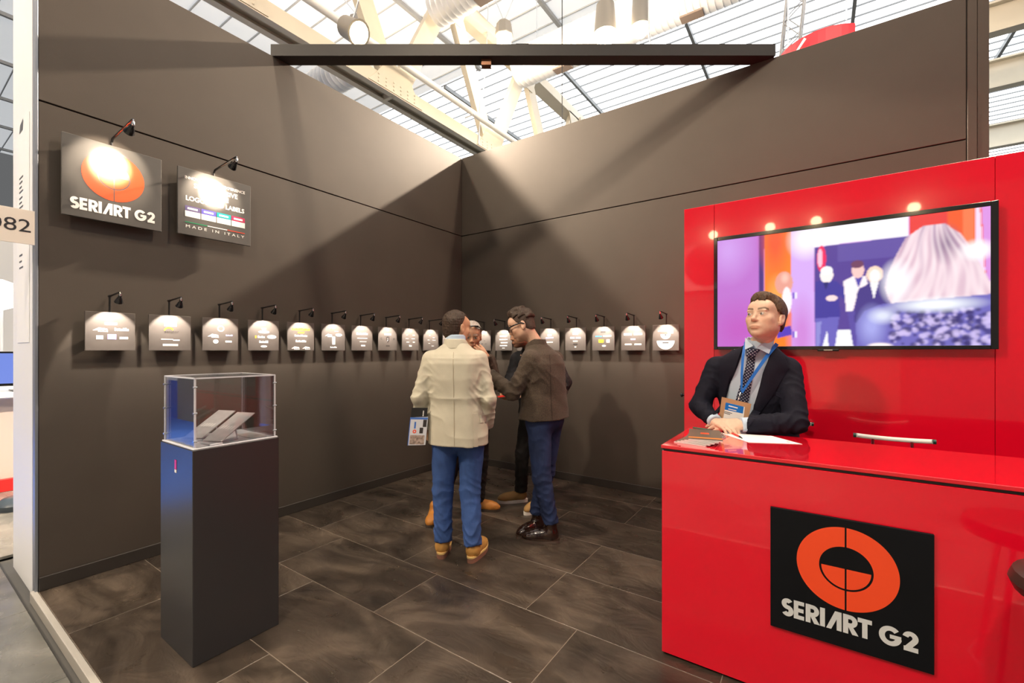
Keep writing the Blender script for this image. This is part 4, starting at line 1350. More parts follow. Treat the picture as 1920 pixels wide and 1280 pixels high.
class Field:
    def __init__(s):
        s.p = []
        s.disp = None
    # each primitive: (bbox lo, hi, fn(P)->d, k, op)
    def cone(s, a, b, ra, rb, k=0.02, op='add', flat=None):
        a, b = np.asarray(a, float), np.asarray(b, float)
        ba = b - a
        L2 = max(float(ba @ ba), 1e-9)
        def fn(P):
            d = P - a
            h = np.clip(d @ ba / L2, 0, 1)
            q = d - h[..., None] * ba
            if flat is not None:
                n, fk = flat
                q = q + (q @ n)[..., None] * n * (1.0 / fk - 1.0)
            return np.sqrt((q * q).sum(-1)) - (ra + (rb - ra) * h)
        r = max(ra, rb)
        s.p.append((np.minimum(a, b) - r, np.maximum(a, b) + r, fn, k, op))
        return s
    def chain(s, pts, rs, k=0.02, op='add'):
        for i in range(len(pts) - 1):
            s.cone(pts[i], pts[i + 1], rs[i], rs[i + 1], k, op)
        return s
    def ell(s, c, r, R=None, k=0.02, op='add'):
        c, r = np.asarray(c, float), np.asarray(r, float)
        R = np.eye(3) if R is None else np.asarray(R)   # columns are the axes
        m = float(r.min())
        def fn(P):
            q = ((P - c) @ R) / r
            l = np.sqrt((q * q).sum(-1))
            g = np.sqrt(((q / r) ** 2).sum(-1)) + 1e-9
            return l * (l - 1.0) / g
        ext = np.sqrt(((R * r) ** 2).sum(1))
        s.p.append((c - ext, c + ext, fn, k, op))
        return s
    def loft(s, secs, k=0.02, op='add', p=2.3, cut=None):
        """secs: (z, cx, cy, rx, ry, yaw)  stacked oval sections"""
        S = np.array(secs, float)
        S = S[S[:, 0].argsort()]
        z = S[:, 0]
        def fn(P):
            zz = P[..., 2]
            I = lambda j: np.interp(zz, z, S[:, j])
            yaw = I(5)
            dx, dy = P[..., 0] - I(1), P[..., 1] - I(2)
            c, sn = np.cos(yaw), np.sin(yaw)
            u, v = c * dx + sn * dy, -sn * dx + c * dy
            rx, ry = I(3), I(4)
            m = (np.abs(u / rx) ** p + np.abs(v / ry) ** p) ** (1 / p)
            d = (m - 1) * np.minimum(rx, ry) * 0.9
            return np.maximum(d, np.maximum(z[0] - zz, zz - z[-1]))
        m = max(S[:, 3].max(), S[:, 4].max())
        s.p.append((V3(S[:, 1].min() - m, S[:, 2].min() - m, z[0]), V3(S[:, 1].max() + m, S[:, 2].max() + m, z[-1]), fn, k, op))
        return s
    def custom(s, lo, hi, fn, k=0.01, op='add'):
        s.p.append((np.asarray(lo, float), np.asarray(hi, float), fn, k, op))
        return s
    @staticmethod
    def comb(A, d, k, op):
        if op == 'add':
            h = np.clip(0.5 + 0.5 * (A - d) / k, 0, 1)
            return A * (1 - h) + d * h - k * h * (1 - h)
        if op == 'sub':
            h = np.clip(0.5 - 0.5 * (A + d) / k, 0, 1)
            return A * (1 - h) + (-d) * h + k * h * (1 - h)
        if op == 'int':
            return np.maximum(A, d)
    def eval(s, P):
        A = np.full(P.shape[:-1], 1.0)
        for lo, hi, fn, k, op in s.p:
            A = s.comb(A, fn(P), k, op)
        if s.disp is not None:
            A = A + s.disp(P)
        return A
    def bounds(s):
        lo = np.min([q[0] for q in s.p if q[4] == 'add'], 0)
        hi = np.max([q[1] for q in s.p if q[4] == 'add'], 0)
        return lo, hi
    def grid(s, xs, ys, zs):
        A = np.full((len(xs), len(ys), len(zs)), 0.2, np.float32)
        for lo, hi, fn, k, op in s.p:
            mg = k + 0.03
            if op == 'int':
                sl = [slice(0, len(c)) for c in (xs, ys, zs)]
            else:
                sl = [slice(max(np.searchsorted(c, lo[i] - mg) - 1, 0), np.searchsorted(c, hi[i] + mg) + 1) for i, c in enumerate((xs, ys, zs))]
            sub = [c[q] for c, q in zip((xs, ys, zs), sl)]
            if min(len(q) for q in sub) == 0:
                continue
            P = np.stack(np.meshgrid(*sub, indexing='ij'), -1)
            A[tuple(sl)] = s.comb(A[tuple(sl)], fn(P), k, op)
        if s.disp is not None:
            near = np.abs(A) < 0.06
            idx = np.argwhere(near)
            P = np.stack([xs[idx[:, 0]], ys[idx[:, 1]], zs[idx[:, 2]]], 1)
            A[near] = A[near] + s.disp(P)
        return A

def surface_nets(F, xs, ys, zs):
    S = F < 0
    c = np.zeros(tuple(n - 1 for n in F.shape), np.int8)
    offs = [(i, j, k) for i in (0, 1) for j in (0, 1) for k in (0, 1)]
    nx, ny, nz = F.shape
    for o in offs:
        c += S[o[0]:nx - 1 + o[0], o[1]:ny - 1 + o[1], o[2]:nz - 1 + o[2]]
    act = (c > 0) & (c < 8)
    ids = np.argwhere(act)
    num = np.full(act.shape, -1, np.int32)
    num[act] = np.arange(len(ids))
    pos = np.zeros((len(ids), 3))
    cnt = np.zeros(len(ids))
    for a in offs:
        for ax in range(3):
            if a[ax] == 0:
                b = list(a)
                b[ax] = 1
                ia, ib = ids + np.array(a), ids + np.array(b)
                va, vb = F[ia[:, 0], ia[:, 1], ia[:, 2]], F[ib[:, 0], ib[:, 1], ib[:, 2]]
                m = (va < 0) != (vb < 0)
                t = np.where(m, va / np.where(m, va - vb, 1), 0)
                q = np.tile(np.array(a, float), (len(ids), 1))
                q[:, ax] = t
                pos += q * m[:, None]
                cnt += m
    pos = pos / cnt[:, None] + ids
    v = np.stack([np.interp(pos[:, i], np.arange(len(cc)), cc) for i, cc in enumerate((xs, ys, zs))], 1)
    faces = []
    for ax in range(3):
        o1, o2 = (ax + 1) % 3, (ax + 2) % 3
        sl0 = [slice(None)] * 3
        sl1 = [slice(None)] * 3
        sl0[ax] = slice(0, F.shape[ax] - 1)
        sl1[ax] = slice(1, F.shape[ax])
        for o in (o1, o2):
            sl0[o] = sl1[o] = slice(1, F.shape[o] - 1)
        A, B = S[tuple(sl0)], S[tuple(sl1)]
        e = np.argwhere(A != B)
        inside = A[e[:, 0], e[:, 1], e[:, 2]]
        base = e.copy()
        base[:, o1] += 1
        base[:, o2] += 1
        q = []
        for d1, d2 in ((-1, -1), (0, -1), (0, 0), (-1, 0)):
            w = base.copy()
            w[:, o1] += d1
            w[:, o2] += d2
            q.append(num[w[:, 0], w[:, 1], w[:, 2]])
        q = np.stack(q, 1)
        q[~inside] = q[~inside][:, ::-1]
        faces.append(q)
    return v, np.concatenate(faces)

def axis_(lo, hi, h):
    n = int(math.ceil((hi - lo) / h)) + 1
    return np.linspace(lo, hi, n)

def sdf_object(name, field, h, material, parent, fine=None, paint=None, hz=None):
    """fine = (z0, z1, hz) a band of finer layers"""
    lo, hi = field.bounds()
    lo, hi = lo - 0.02, hi + 0.02
    xs, ys = axis_(lo[0], hi[0], h), axis_(lo[1], hi[1], h)
    hz = hz or h
    if fine:
        z0, z1, hf = fine
        z0, z1 = max(z0, lo[2]), min(z1, hi[2])
        zs = np.concatenate([axis_(lo[2], z0, hz)[:-1], axis_(z0, z1, hf), axis_(z1, hi[2], hz)[1:]]) if z1 < hi[2] - hz else np.concatenate([axis_(lo[2], z0, hz)[:-1], axis_(z0, hi[2], hf)])
    else:
        zs = axis_(lo[2], hi[2], hz)
    F = field.grid(xs, ys, zs)
    v, f = surface_nets(F, xs, ys, zs)
    me = bpy.data.meshes.new(name)
    me.vertices.add(len(v))
    base = np.array(wloc(parent)) if parent else np.zeros(3)
    me.vertices.foreach_set('co', (v - base).astype(np.float32).ravel())
    me.loops.add(len(f) * 4)
    me.loops.foreach_set('vertex_index', f.astype(np.int32).ravel())
    me.polygons.add(len(f))
    me.polygons.foreach_set('loop_start', np.arange(0, len(f) * 4, 4, dtype=np.int32))
    me.polygons.foreach_set('loop_total', np.full(len(f), 4, np.int32))
    me.update(calc_edges=True)
    me.validate()
    me.polygons.foreach_set('use_smooth', np.ones(len(me.polygons), bool))
    if paint is not None:
        ca = me.color_attributes.new('Col', 'FLOAT_COLOR', 'POINT')
        col = np.concatenate([paint(v), np.ones((len(v), 1))], 1)
        ca.data.foreach_set('color', col.astype(np.float32).ravel())
    me.materials.append(material)
    o = bpy.data.objects.new(name, me)
    COL.objects.link(o)
    if parent:
        o.parent = parent
    return o

def folds(seed, amp, freq, stretch=(1, 1, 1)):
    rs = np.random.RandomState(seed)
    K = rs.normal(size=(5, 3)) * freq * np.array(stretch)
    ph = rs.uniform(0, 6.28, 5)
    def fn(P):
        a = np.sqrt(np.abs(np.sin(.5 * (P @ K[0] + ph[0] + 1.6 * np.sin(P @ K[1] + ph[1]))))) * 2 - 1.3
        b = np.sin(P @ K[2] + ph[2] + 1.6 * np.sin(P @ K[3] + ph[3]))
        return amp * (0.6 * a + 0.5 * b + 0.3 * a * b)
    return fn

def joint_folds(items):
    """(point, radius, axis, freq, amp): creases across a limb near a joint"""
    def fn(P):
        out = 0.0
        for c, r, ax, fq, am in items:
            d = P - np.asarray(c)
            w = np.exp(-(d * d).sum(-1) / (r * r))
            t = d @ np.asarray(ax)
            side = 1.5 * np.sin(P @ V3(31, 17, 9) + fq) + 1.2 * np.sin(P @ V3(-13, 29, 14) + 2 * fq)
            out = out + am * w * (np.sqrt(np.abs(np.sin(.5 * t * fq + .9 * side))) * 2 - 1.3)
        return out
    return fn

def head_frame(fwd, up=(0, 0, 1)):
    f = nrm_(fwd)
    r = nrm_(np.cross(f, np.asarray(up, float)))
    u = np.cross(r, f)
    return np.stack([r, f, u], 1)        # columns right, forward, up

def head_prims(F, c, R, s=1.0, jaw=1.0, nose=1.0, detail=True):
    T = lambda *p: c + R @ (np.array(p) * s)
    def E(p, r, k, op='add', tilt=None):
        F.ell(T(*p), np.array(r) * s, R if tilt is None else R @ tilt, k * s, op)
    E((0, -.012, .034), (.076, .097, .085), .03)
    E((0, .030, -.040), (.060 * jaw, .060, .076), .035)
    E((0, .004, -.055), (.064 * jaw, .070, .048), .03)
    E((0, .060, -.098), (.026 * jaw, .022, .018), .022)
    E((0, .062, .040), (.058, .030, .036), .03)          # forehead
    for sx in (-1, 1):
        E((sx * .043, .056, -.022), (.022, .024, .020), .025)        # cheekbone
        E((sx * .030, .0865, .0165), (.022, .009, .0065), .012)       # brow ridge
        E((sx * .0325, .100, -.0015), (.0175, .0165, .0120), .012, 'sub')  # eye socket
        E((sx * .0325, .0755, -.0005), (.0175, .0165, .0150), .007)  # lid volume
        if detail:
            E((sx * .0325, .0945, -.0010), (.0130, .0082, .0050), .004, 'sub')   # eye opening
        E((sx * .0110, .094, -.0350), (.0068, .0095, .0062), .006)    # nostril wing
    F.cone(T(0, .084, .006), T(0, .104 + .004 * (nose - 1), -.027), .0068 * s, .0088 * s, .012 * s)
    E((0, .106 * (0.5 + 0.5 * nose) , -.0305), (.0085, .0100, .0080), .009)
    E((0, .0855, -.0645), (.025, .0115, .0045), .010)       # upper lip
    E((0, .0845, -.0740), (.020, .0115, .0054), .008)      # lower lip
    if detail:
        F.cone(T(-.023, .0975, -.0690), T(.023, .0975, -.0690), .0022 * s, .0022 * s, .003 * s, 'sub')
        E((0, .091, -.0865), (.018, .008, .004), .008, 'sub')
    for sx in (-1, 1):
        ta = math.radians(12)
        tl = np.array([[1, 0, 0], [0, math.cos(ta), -math.sin(ta)], [0, math.sin(ta), math.cos(ta)]])
        E((sx * .0800, -.014, -.010), (.0090, .0200, .034), .006, 'add', tl)
        E((sx * .0880, -.010, -.004), (.0060, .0100, .018), .005, 'sub', tl)
        E((sx * .0770, -.006, -.034), (.0065, .0085, .010), .006)

def skin_paint(c, R, s, tone, stub=0.0, brow=(0.10, 0.06, 0.035), lips=None, scalp=None):
    tone = np.array(tone)
    lips = np.array(lips) if lips is not None else tone * np.array([0.82, 0.55, 0.50])
    def fn(V):
        q = ((V - c) @ R) / s
        x, y, z = np.abs(q[:, 0]), q[:, 1], q[:, 2]
        col = np.tile(tone, (len(V), 1))
        def mixc(w, cc):
            nonlocal col
            col = col * (1 - w[:, None]) + np.array(cc) * w[:, None]
        g = lambda px, py, pz, rx, rz: np.exp(-((x - px) / rx) ** 2 - ((z - pz) / rz) ** 2) * (y > py)
        mixc(0.35 * g(.042, .03, -.03, .022, .020), tone * np.array([1.0, 0.72, 0.66]))
        mixc(0.30 * np.exp(-(x / .014) ** 2 - ((z + .035) / .014) ** 2) * (y > .08), tone * np.array([1.0, 0.74, 0.68]))
        if stub > 0:
            w = 1 / (1 + np.exp((z + .058 + 0.35 * np.clip(x - .035, 0, 1)) / .006)) * (y > -.02) * (z > -.14)
            w = np.maximum(w, 1 / (1 + np.exp((np.abs(z + .055) - .010) / .003)) * (x < .032) * (y > .06))
            w = w * (1 - 0.8 * np.exp(-(x / .024) ** 2 - ((z + .069) / .010) ** 2))
            mixc(stub * w, tone * np.array([0.42, 0.40, 0.42]))
        lw = np.exp(-((x / .0225) ** 4)) * np.exp(-(((z + .0695) / .0085) ** 4)) * (y > .075)
        mixc(0.75 * lw, lips)
        mixc(0.65 * np.exp(-((z + .0690) / .0018) ** 2) * np.exp(-((x / .0235) ** 6)) * (y > .07), tone * .30)
        er = ((x - .0325) / .0142) ** 2 + ((z + .0008) / .0064) ** 2
        mixc(0.80 * np.exp(-((er - 1.0) / .30) ** 2) * (z > -.0015) * (y > .06), tone * .18)
        mixc(0.35 * np.exp(-((x - .0325) / .017) ** 2 - ((z + .013) / .007) ** 2) * (y > .06), tone * np.array([.72, .58, .58]))
        bz = .0235 + .006 * np.clip((x - .015) / .03, 0, 1) - .010 * np.clip((x - .042) / .02, 0, 1)
        bw = np.exp(-((z - bz) / .0058) ** 4) * (x > .012) * (x < .056) * (y > .045)
        mixc(0.9 * bw, brow)
        return np.clip(col, 0, 1)
    return fn

def eyes(c, R, s, parent, gaze, iris=(0.06, 0.08, 0.08)):
    for sx in (-1, 1):
        ec = c + R @ (np.array([sx * .0325, .0790, -.0010]) * s)
        g = nrm_(gaze)
        M = Vector((0, 0, 1)).rotation_difference(Vector(g)).to_matrix()
        rr = .0128 * s
        e = MB().lathe([(rr * math.sin(a), rr * math.cos(a)) for a in np.linspace(0.02, 3.1, 12)], ec, 16, M).build('eye', mat('eye_white', (0.46, 0.42, 0.39), 0.25), parent, True)
        ii = MB()
        ii.lathe([(rr * 1.02 * math.sin(a), rr * 1.02 * math.cos(a)) for a in (0.02, 0.2, 0.38, 0.52)], ec, 14, M)
        ii.build('iris', mat('iris_grey', iris, 0.15), e, True)
        ii = MB()
        ii.lathe([(rr * 1.035 * math.sin(a), rr * 1.035 * math.cos(a)) for a in (0.02, 0.1, 0.2)], ec, 12, M)
        ii.build('pupil', mat('pupil_black', (0.005, 0.005, 0.005), 0.1), e, True)

def hand_prims(F, W, D, N, T, curl=(0.35, 0.5, 0.4), size=1.0, spread=0.06, thumb=(0.7, 0.2), k=0.006):
    """W wrist, D towards the fingers, N out of the back of the hand, T towards the thumb"""
    W = np.asarray(W, float)
    D, N = nrm_(D), nrm_(N)
    T = nrm_(np.asarray(T, float) - (np.asarray(T) @ D) * D)
    N = nrm_(np.cross(D, T)) * (1 if np.cross(D, T) @ N > 0 else -1)
    q = size
    F.cone(W, W + D * .045 * q, .026 * q, .032 * q, .012, flat=(N, 0.62))
    for t_, e_ in ((-.028, .078), (-.010, .086), (.010, .088), (.028, .084)):
        F.cone(W + D * .025 * q + T * t_ * .7 * q, W + D * e_ * q + T * t_ * q, .0125 * q, .0112 * q, .010)
    lens = ((.030, .018, .016), (.038, .024, .018), (.042, .027, .019), (.037, .023, .018))
    for i, t_ in enumerate((-.030, -.0105, .0100, .0300)):
        p = W + D * (.080, .088, .090, .085)[i] * q + T * t_ * q
        d = nrm_(D + T * spread * (i - 1.5))
        a = 0.0
        r = .0096 * q if i else .0084 * q
        for j in range(3):
            a += curl[j] * (1.0 + 0.06 * (1.5 - i))
            dd = nrm_(d * math.cos(a) - N * math.sin(a))
            p2 = p + dd * lens[i][j] * q
            F.cone(p, p2, r, r * 0.93, .004)
            r *= 0.92
            p = p2
    p = W + D * .022 * q + T * .022 * q
    a = thumb[0]
    d1 = nrm_(D * math.cos(a) + T * math.sin(a) - N * thumb[1])
    p1 = p + d1 * .042 * q
    d2 = nrm_(D * math.cos(a * .55) + T * math.sin(a * .55) - N * thumb[1] * 1.5)
    p2 = p1 + d2 * .032 * q
    d3 = nrm_(D * math.cos(a * .3) + T * math.sin(a * .3) - N * thumb[1] * 2.2)
    F.cone(p, p1, .0155 * q, .0118 * q, .010)
    F.cone(p1, p2, .0112 * q, .0100 * q, .004)
    F.cone(p2, p2 + d3 * .024 * q, .0098 * q, .0082 * q, .004)

def project(field, P, N, steps=46):
    """march points along -N until they meet the surface"""
    P = P.copy()
    for _ in range(steps):
        P -= N * np.clip(field.eval(P) * 0.75, -.03, .03)[:, None]
    return P

def patch(name, field, frame, left, right, material, parent, n=16, m=5, off=0.004, thick=0.008, far=0.25, bulge=0.0):
    """cloth strip lying on a surface: left and right are outlines in the (U,V) plane of frame"""
    O, U, V, N = [np.asarray(q, float) for q in frame]
    def rs(pts):
        pts = np.array(pts, float)
        l = np.concatenate([[0], np.cumsum(np.linalg.norm(np.diff(pts, axis=0), axis=1))])
        t = np.linspace(0, l[-1], n)
        return np.stack([np.interp(t, l, pts[:, i]) for i in (0, 1)], 1)
    A, B = rs(left), rs(right)
    uv = np.stack([A + (B - A) * (j / (m - 1)) for j in range(m)], 1).reshape(-1, 2)
    P0 = O + uv[:, :1] * U + uv[:, 1:] * V + N * far
    P = project(field, P0, N)
    bad = np.abs(field.eval(P)) > .004
    tt = ((P0 - P) @ N).reshape(n, m)
    bad = bad.reshape(n, m)
    for j in range(m):
        ok = ~bad[:, j]
        if ok.any() and not ok.all():
            tt[:, j] = np.interp(np.arange(n), np.arange(n)[ok], tt[ok, j])
    P = P0 - N * tt.reshape(-1)[:, None]
    jj = np.tile(np.arange(m) / (m - 1), n)
    top = P + N * (off + bulge * np.sin(np.pi * jj))[:, None]
    bot = P - N * thick
    vs = np.concatenate([top, bot])
    fs = []
    K = n * m
    for i in range(n - 1):
        for j in range(m - 1):
            a = i * m + j
            fs.append((a, a + m, a + m + 1, a + 1))
    ring = [i * m for i in range(n)] + [(n - 1) * m + j for j in range(1, m)] + [i * m + m - 1 for i in range(n - 2, -1, -1)] + [j for j in range(m - 2, 0, -1)]
    for a, b in zip(ring, ring[1:] + ring[:1]):
        fs.append((a, b, b + K, a + K))
    mb = MB()
    mb.add(vs, fs)
    return recalc(mb.build(name, material, parent, True))

def shoe(parent, heel, toe, material, sole_m, shaft=0.10, width=0.047, name='boot', laces=None, sole_h=0.026, heel_block=False, welt=None):
    heel, toe = V3(*heel), V3(*toe)
    d = nrm_(toe - heel)
    sd = V3(-d[1], d[0], 0)
    L = np.linalg.norm(toe - heel)
    up = V3(0, 0, 1)
    z0 = sole_h
    F = Field()
    P = lambda t, s_, z: heel + d * t * L + sd * s_ + up * z
    F.cone(P(.16, 0, z0 + .040), P(.30, 0, z0 + .040), width * .82, width * .80, .03)
    F.ell(P(.72, .004, z0 + .018), (L * .30, width, .040), np.stack([d, sd, up], 1), .035)
    F.ell(P(.50, 0, z0 + .030), (L * .34, width * .86, .046), np.stack([d, sd, up], 1), .035)
    F.cone(P(.20, 0, z0 + .03), P(.22, 0, z0 + shaft), width * .86, width * .88, .03)
    F.custom(heel - 1, heel + 1, lambda Q: z0 - Q[..., 2], .001, 'int')
    F.disp = folds(int(abs(heel[0]) * 1000) % 97, .0014, 60)
    o = sdf_object(name, F, .0065, material, parent)
    n = 30
    prof = []
    for k_ in range(n):
        a = 2 * math.pi * k_ / n
        ca, sa = math.cos(a), math.sin(a)
        x = .5 + .5 * ca
        w = width * (0.86 + 0.16 * math.sin(math.pi * min(max((x - .3) / .7, 0), 1)))
        prof.append(((x * 1.04 - .02) * L, np.sign(sa) * abs(sa) ** .7 * w))
    fr = (Vector(heel), Vector(d), Vector(sd), Vector(up))
    s_o = MB().prism([(a, b * 1.04) for a, b in prof], fr, 0.001 if not heel_block else .010, z0 + .006).build('sole', sole_m, o) if False else None
    mb = MB()
    mb.prism([(a, b * 1.06) for a, b in prof], fr, 0.001, z0 + .004)
    so_ = mb.build('sole', sole_m, None)
    so_.parent = o
    so_.location = -wloc(o)
    if welt is not None:
        mb = MB()
        mb.prism([(a * 1.0 + (a - .5 * L) * .015, b * 1.10) for a, b in prof], fr, z0 - .001, z0 + .010)
        w_ = mb.build('welt', welt, None)
        w_.parent = o
        w_.location = -wloc(o)
    if laces is not None:
        mb = MB()
        for k_ in range(5):
            t = .36 + .055 * k_
            zc = z0 + .088 - .0085 * k_
            for sgn in (-1, 1):
                mb.tube([P(t, sgn * .022, zc - .010), P(t + .02, 0, zc + .002), P(t + .04, -sgn * .022, zc - .012)], .0026, 5)
        l_ = mb.build('laces', laces, None)
        l_.parent = o
        l_.location = -wloc(o)
        tag(l_, kind='stuff')
    return o

def hair_object(name, c, R, s, material, parent, h, shape, seed=3, lift=.010, rough=.004, freq=160, extra=()):
    """hair cap: an offset of the skull, kept where shape(x,y,z) < 0 (head coordinates)"""
    F = Field()
    T = lambda *p: c + R @ (np.array(p) * s)
    F.ell(T(0, -.012, .034), np.array((.076 + lift * .75, .097 + lift, .085 + lift)) * s, R, .02)
    F.ell(T(0, -.045, -.035), np.array((.062 + lift * .6, .050 + lift * .6, .060)) * s, R, .03)
    for q_, r_ in extra:
        F.ell(T(*q_), np.array(r_) * s, R, .02)
    nz = folds(seed, rough, freq, (1, 1, .45))
    def cut(P):
        q = ((P - c) @ R) / s
        return shape(q[..., 0], q[..., 1], q[..., 2]) * s + nz(P) * 1.2
    lo, hi = F.bounds()
    F.custom(lo, hi, cut, .006, 'int')
    F.disp = nz
    return sdf_object(name, F, h, material, parent)

CV = np.array([-0.56680, 0.82387, 0])      # away from the viewer
CR = np.array([0.82387, 0.56680, 0])       # to the viewer's right
ZUP = V3(0, 0, 1)

def capcone(F, a, b, ra, rb, k):
    """tapered sleeve or trouser leg with a flat open end at b"""
    a, b = np.asarray(a, float), np.asarray(b, float)
    ba = b - a
    L = np.linalg.norm(ba)
    ax = ba / L
    def fn(P):
        d = P - a
        h = np.clip(d @ ba / (L * L), 0, 1)
        q = d - h[..., None] * ba
        return np.maximum(np.sqrt((q * q).sum(-1)) - (ra + (rb - ra) * h), (P - b) @ ax)
    r = max(ra, rb)
    F.custom(np.minimum(a, b) - r, np.maximum(a, b) + r, fn, k)

def ring_collar(name, c, yaw, rx, ry, z0, z1, t, material, parent, slope=0.0, h=.006, taper=.9, fwd=None, gap=0.0):
    F = Field()
    n = 5
    F.loft([(z0 + (z1 - z0) * i / n, c[0], c[1], rx * (1 - (1 - taper) * i / n), ry * (1 - (1 - taper) * i / n), yaw) for i in range(n + 1)], .004, p=2.0)
    F.loft([(z0 - .02 + (z1 - z0 + .04) * i / n, c[0], c[1], rx * (1 - (1 - taper) * i / n) - t, ry * (1 - (1 - taper) * i / n) - t, yaw) for i in range(n + 1)], .003, 'sub', p=2.0)
    if fwd is not None:
        # the collar drops towards the front, and opens there
        def cut(P):
            d = (P[..., :2] - np.array(c[:2])) @ np.array(fwd[:2])
            s_ = np.abs((P[..., :2] - np.array(c[:2])) @ np.array([fwd[1], -fwd[0]]))
            a = (P[..., 2] - z1 + slope * np.clip(d + rx * .3, 0, 1)) * .8
            if gap:
                a = np.maximum(a, np.minimum(d - .01, gap - s_))
            return a
        lo, hi = F.bounds()
        F.custom(lo, hi, cut, .004, 'int')
    return sdf_object(name, F, h, material, parent)

def build_person(cfg):
    root = cfg['root']
    W = cfg['W']
    h = cfg.get('h', .008)
    p = empty('person', (root[0], root[1], 0), cfg['label'], 'person')
    rv = nrm_(cfg['right'])
    yaw = math.atan2(rv[1], rv[0])
    fw = V3(-rv[1], rv[0], 0)
    tor = [(z, *W(r, f, z)[:2], rx, ry, yaw) for (z, r, f, rx, ry) in cfg['torso']]
    sh, el, wr = [[W(*q) for q in cfg[k]] for k in ('sh', 'el', 'wr')]
    hip, kn, an = [[W(*q) for q in cfg[k]] for k in ('hip', 'knee', 'ankle')]
    hc = W(*cfg['head'])
    R = head_frame(cfg['hfwd'], cfg.get('hup', (0, 0, 1)))
    s = cfg.get('hs', 1.0)
    top = max(tor)
    nb = V3(top[1], top[2], top[0] - .03)
    pel = V3(*W(*cfg['pelvis']))
    # ---- body, one continuous skin
    F = Field()
    head_prims(F, hc, R, s, cfg.get('jaw', 1.0), cfg.get('nose', 1.0), cfg.get('detail', True))
    F.cone(hc + R @ (np.array([0, -.024, -.055]) * s), nb + ZUP * .01 - fw * .012, .052 * s, .053 * s, .03)
    F.cone(nb, (sh[0] + sh[1]) / 2 - ZUP * .12, .050, .085, .03)
    F.cone((sh[0] + sh[1]) / 2 - ZUP * .12, pel, .085, .10, .04)
    for i in (0, 1):
        F.cone(nb - ZUP * .05, sh[i], .045, .042, .03)
        F.cone(sh[i], el[i], .042, .034, .02)
        F.cone(el[i], wr[i], .034, .0255, .02)
        hd = cfg['hands'][i]
        if hd:
            hand_prims(F, wr[i], hd['D'], hd['N'], hd['T'], hd.get('curl', (.35, .5, .4)), hd.get('size', 1.0), hd.get('spread', .06), hd.get('thumb', (.7, .2)))
        F.cone(pel, hip[i], .09, .07, .03)
        F.cone(hip[i], kn[i], .065, .045, .02)
        F.cone(kn[i], an[i], .045, .034, .02)
        hl, te = [V3(*q) for q in cfg['shoes'][i]]
        F.cone(an[i], hl * .75 + te * .25 + ZUP * .055, .032, .024, .02)
        F.cone(hl * .75 + te * .25 + ZUP * .055, hl * .35 + te * .65 + ZUP * .042, .024, .014, .01)
    sk = mat('skin_' + cfg['id'], cfg['tone'], .48, attr='Col', var=.05, vscale=60, bump=.05, bscale=500, spec=.4)
    sdf_object('body', F, cfg.get('hb', h * .8), sk, p, fine=(hc[2] - .16, hc[2] + .16, cfg.get('hf', h * .65)), paint=skin_paint(hc, R, s, cfg['tone'], cfg.get('stub', 0), cfg.get('brow', (.10, .06, .035))), hz=cfg.get('hz', .010))
    if cfg.get('gaze') is not None:
        eyes(hc, R, s, p, cfg['gaze'])
    for nm, shp, m_, lift, rough, fq, *ex in cfg['hair']:
        hair_object(nm, hc, R, s, m_, p, cfg.get('hh', h * .6), shp, cfg.get('seed', 3), lift, rough, fq, ex[0] if ex else ())
    # ---- trousers
    F = Field()
    lo_t = cfg.get('waist', min(tor)[0] + .06)
    F.ell(pel, (cfg.get('hipw', .165), cfg.get('hipd', .125), .13), np.stack([rv, fw, ZUP], 1), .05)
    its = []
    tr_ = cfg.get('legr', (.090, .070, .058))
    for i in (0, 1):
        F.cone(hip[i], kn[i], tr_[0], tr_[1], .035)
        e = an[i] + (an[i] - kn[i]) / np.linalg.norm(an[i] - kn[i]) * .02
        capcone(F, kn[i], e, tr_[1], tr_[2], .02)
        its += [(kn[i], .12, (.2, 0, 1), 110, .0042), (an[i] + ZUP * .06, .11, (.3, 0, 1), 115, .0060), (hip[i] - ZUP * .08, .10, (.7, .2, 1), 70, .0045), (kn[i] - ZUP * .15, .09, (-.3, .3, 1), 95, .0042)]
    jf, ff = joint_folds(its), folds(cfg.get('seed', 3) + 11, .0030, 22)
    F.disp = lambda P: jf(P) + ff(P)
    sdf_object('trousers', F, h, cfg['trousers'], p)
    # ---- shoes
    for i in (0, 1):
        shoe(p, cfg['shoes'][i][0], cfg['shoes'][i][1], **cfg['shoe'])
    # ---- jacket
    F = Field()
    F.loft(tor, .03, p=cfg.get('p', 2.3))
    ar = cfg.get('armr', (.068, .056, .044))
    its = []
    for i in (0, 1):
        F.cone(sh[i], el[i], ar[0], ar[1], cfg.get('armk', .022))
        d = nrm_(wr[i] - el[i])
        capcone(F, el[i], wr[i] - d * cfg.get('cuff', .0), ar[1], ar[2], .015)
        its += [(el[i], .10, d * .4 + ZUP * .8, 120, .0075), ((el[i] + wr[i]) / 2, .08, d, 110, .0055), ((sh[i] + el[i]) / 2, .10, nrm_(el[i] - sh[i]) + V3(.3, 0, 0), 90, .0050), (sh[i] - ZUP * .09, .08, (.4, .3, .8), 100, .006), (pel + ZUP * .30 + rv * (.16 if i else -.16), .10, (.5, .3, .9), 85, .006)]
    if cfg.get('cutfn'):
        cfg['cutfn'](F)
    jf, ff = joint_folds(its), folds(cfg.get('seed', 3), .0042, 17, (1, 1, .7))
    F.disp = lambda P: jf(P) + ff(P)
    jk = sdf_object('jacket', F, h, cfg['jacket'], p, hz=h)
    cfg.update(dict(p=p, jf=F, sh_=sh, el_=el, wr_=wr, hc=hc, R=R, s=s, nb=nb, yaw=yaw, fw=fw, rv=rv, tor=tor, jk=jk))
    return p

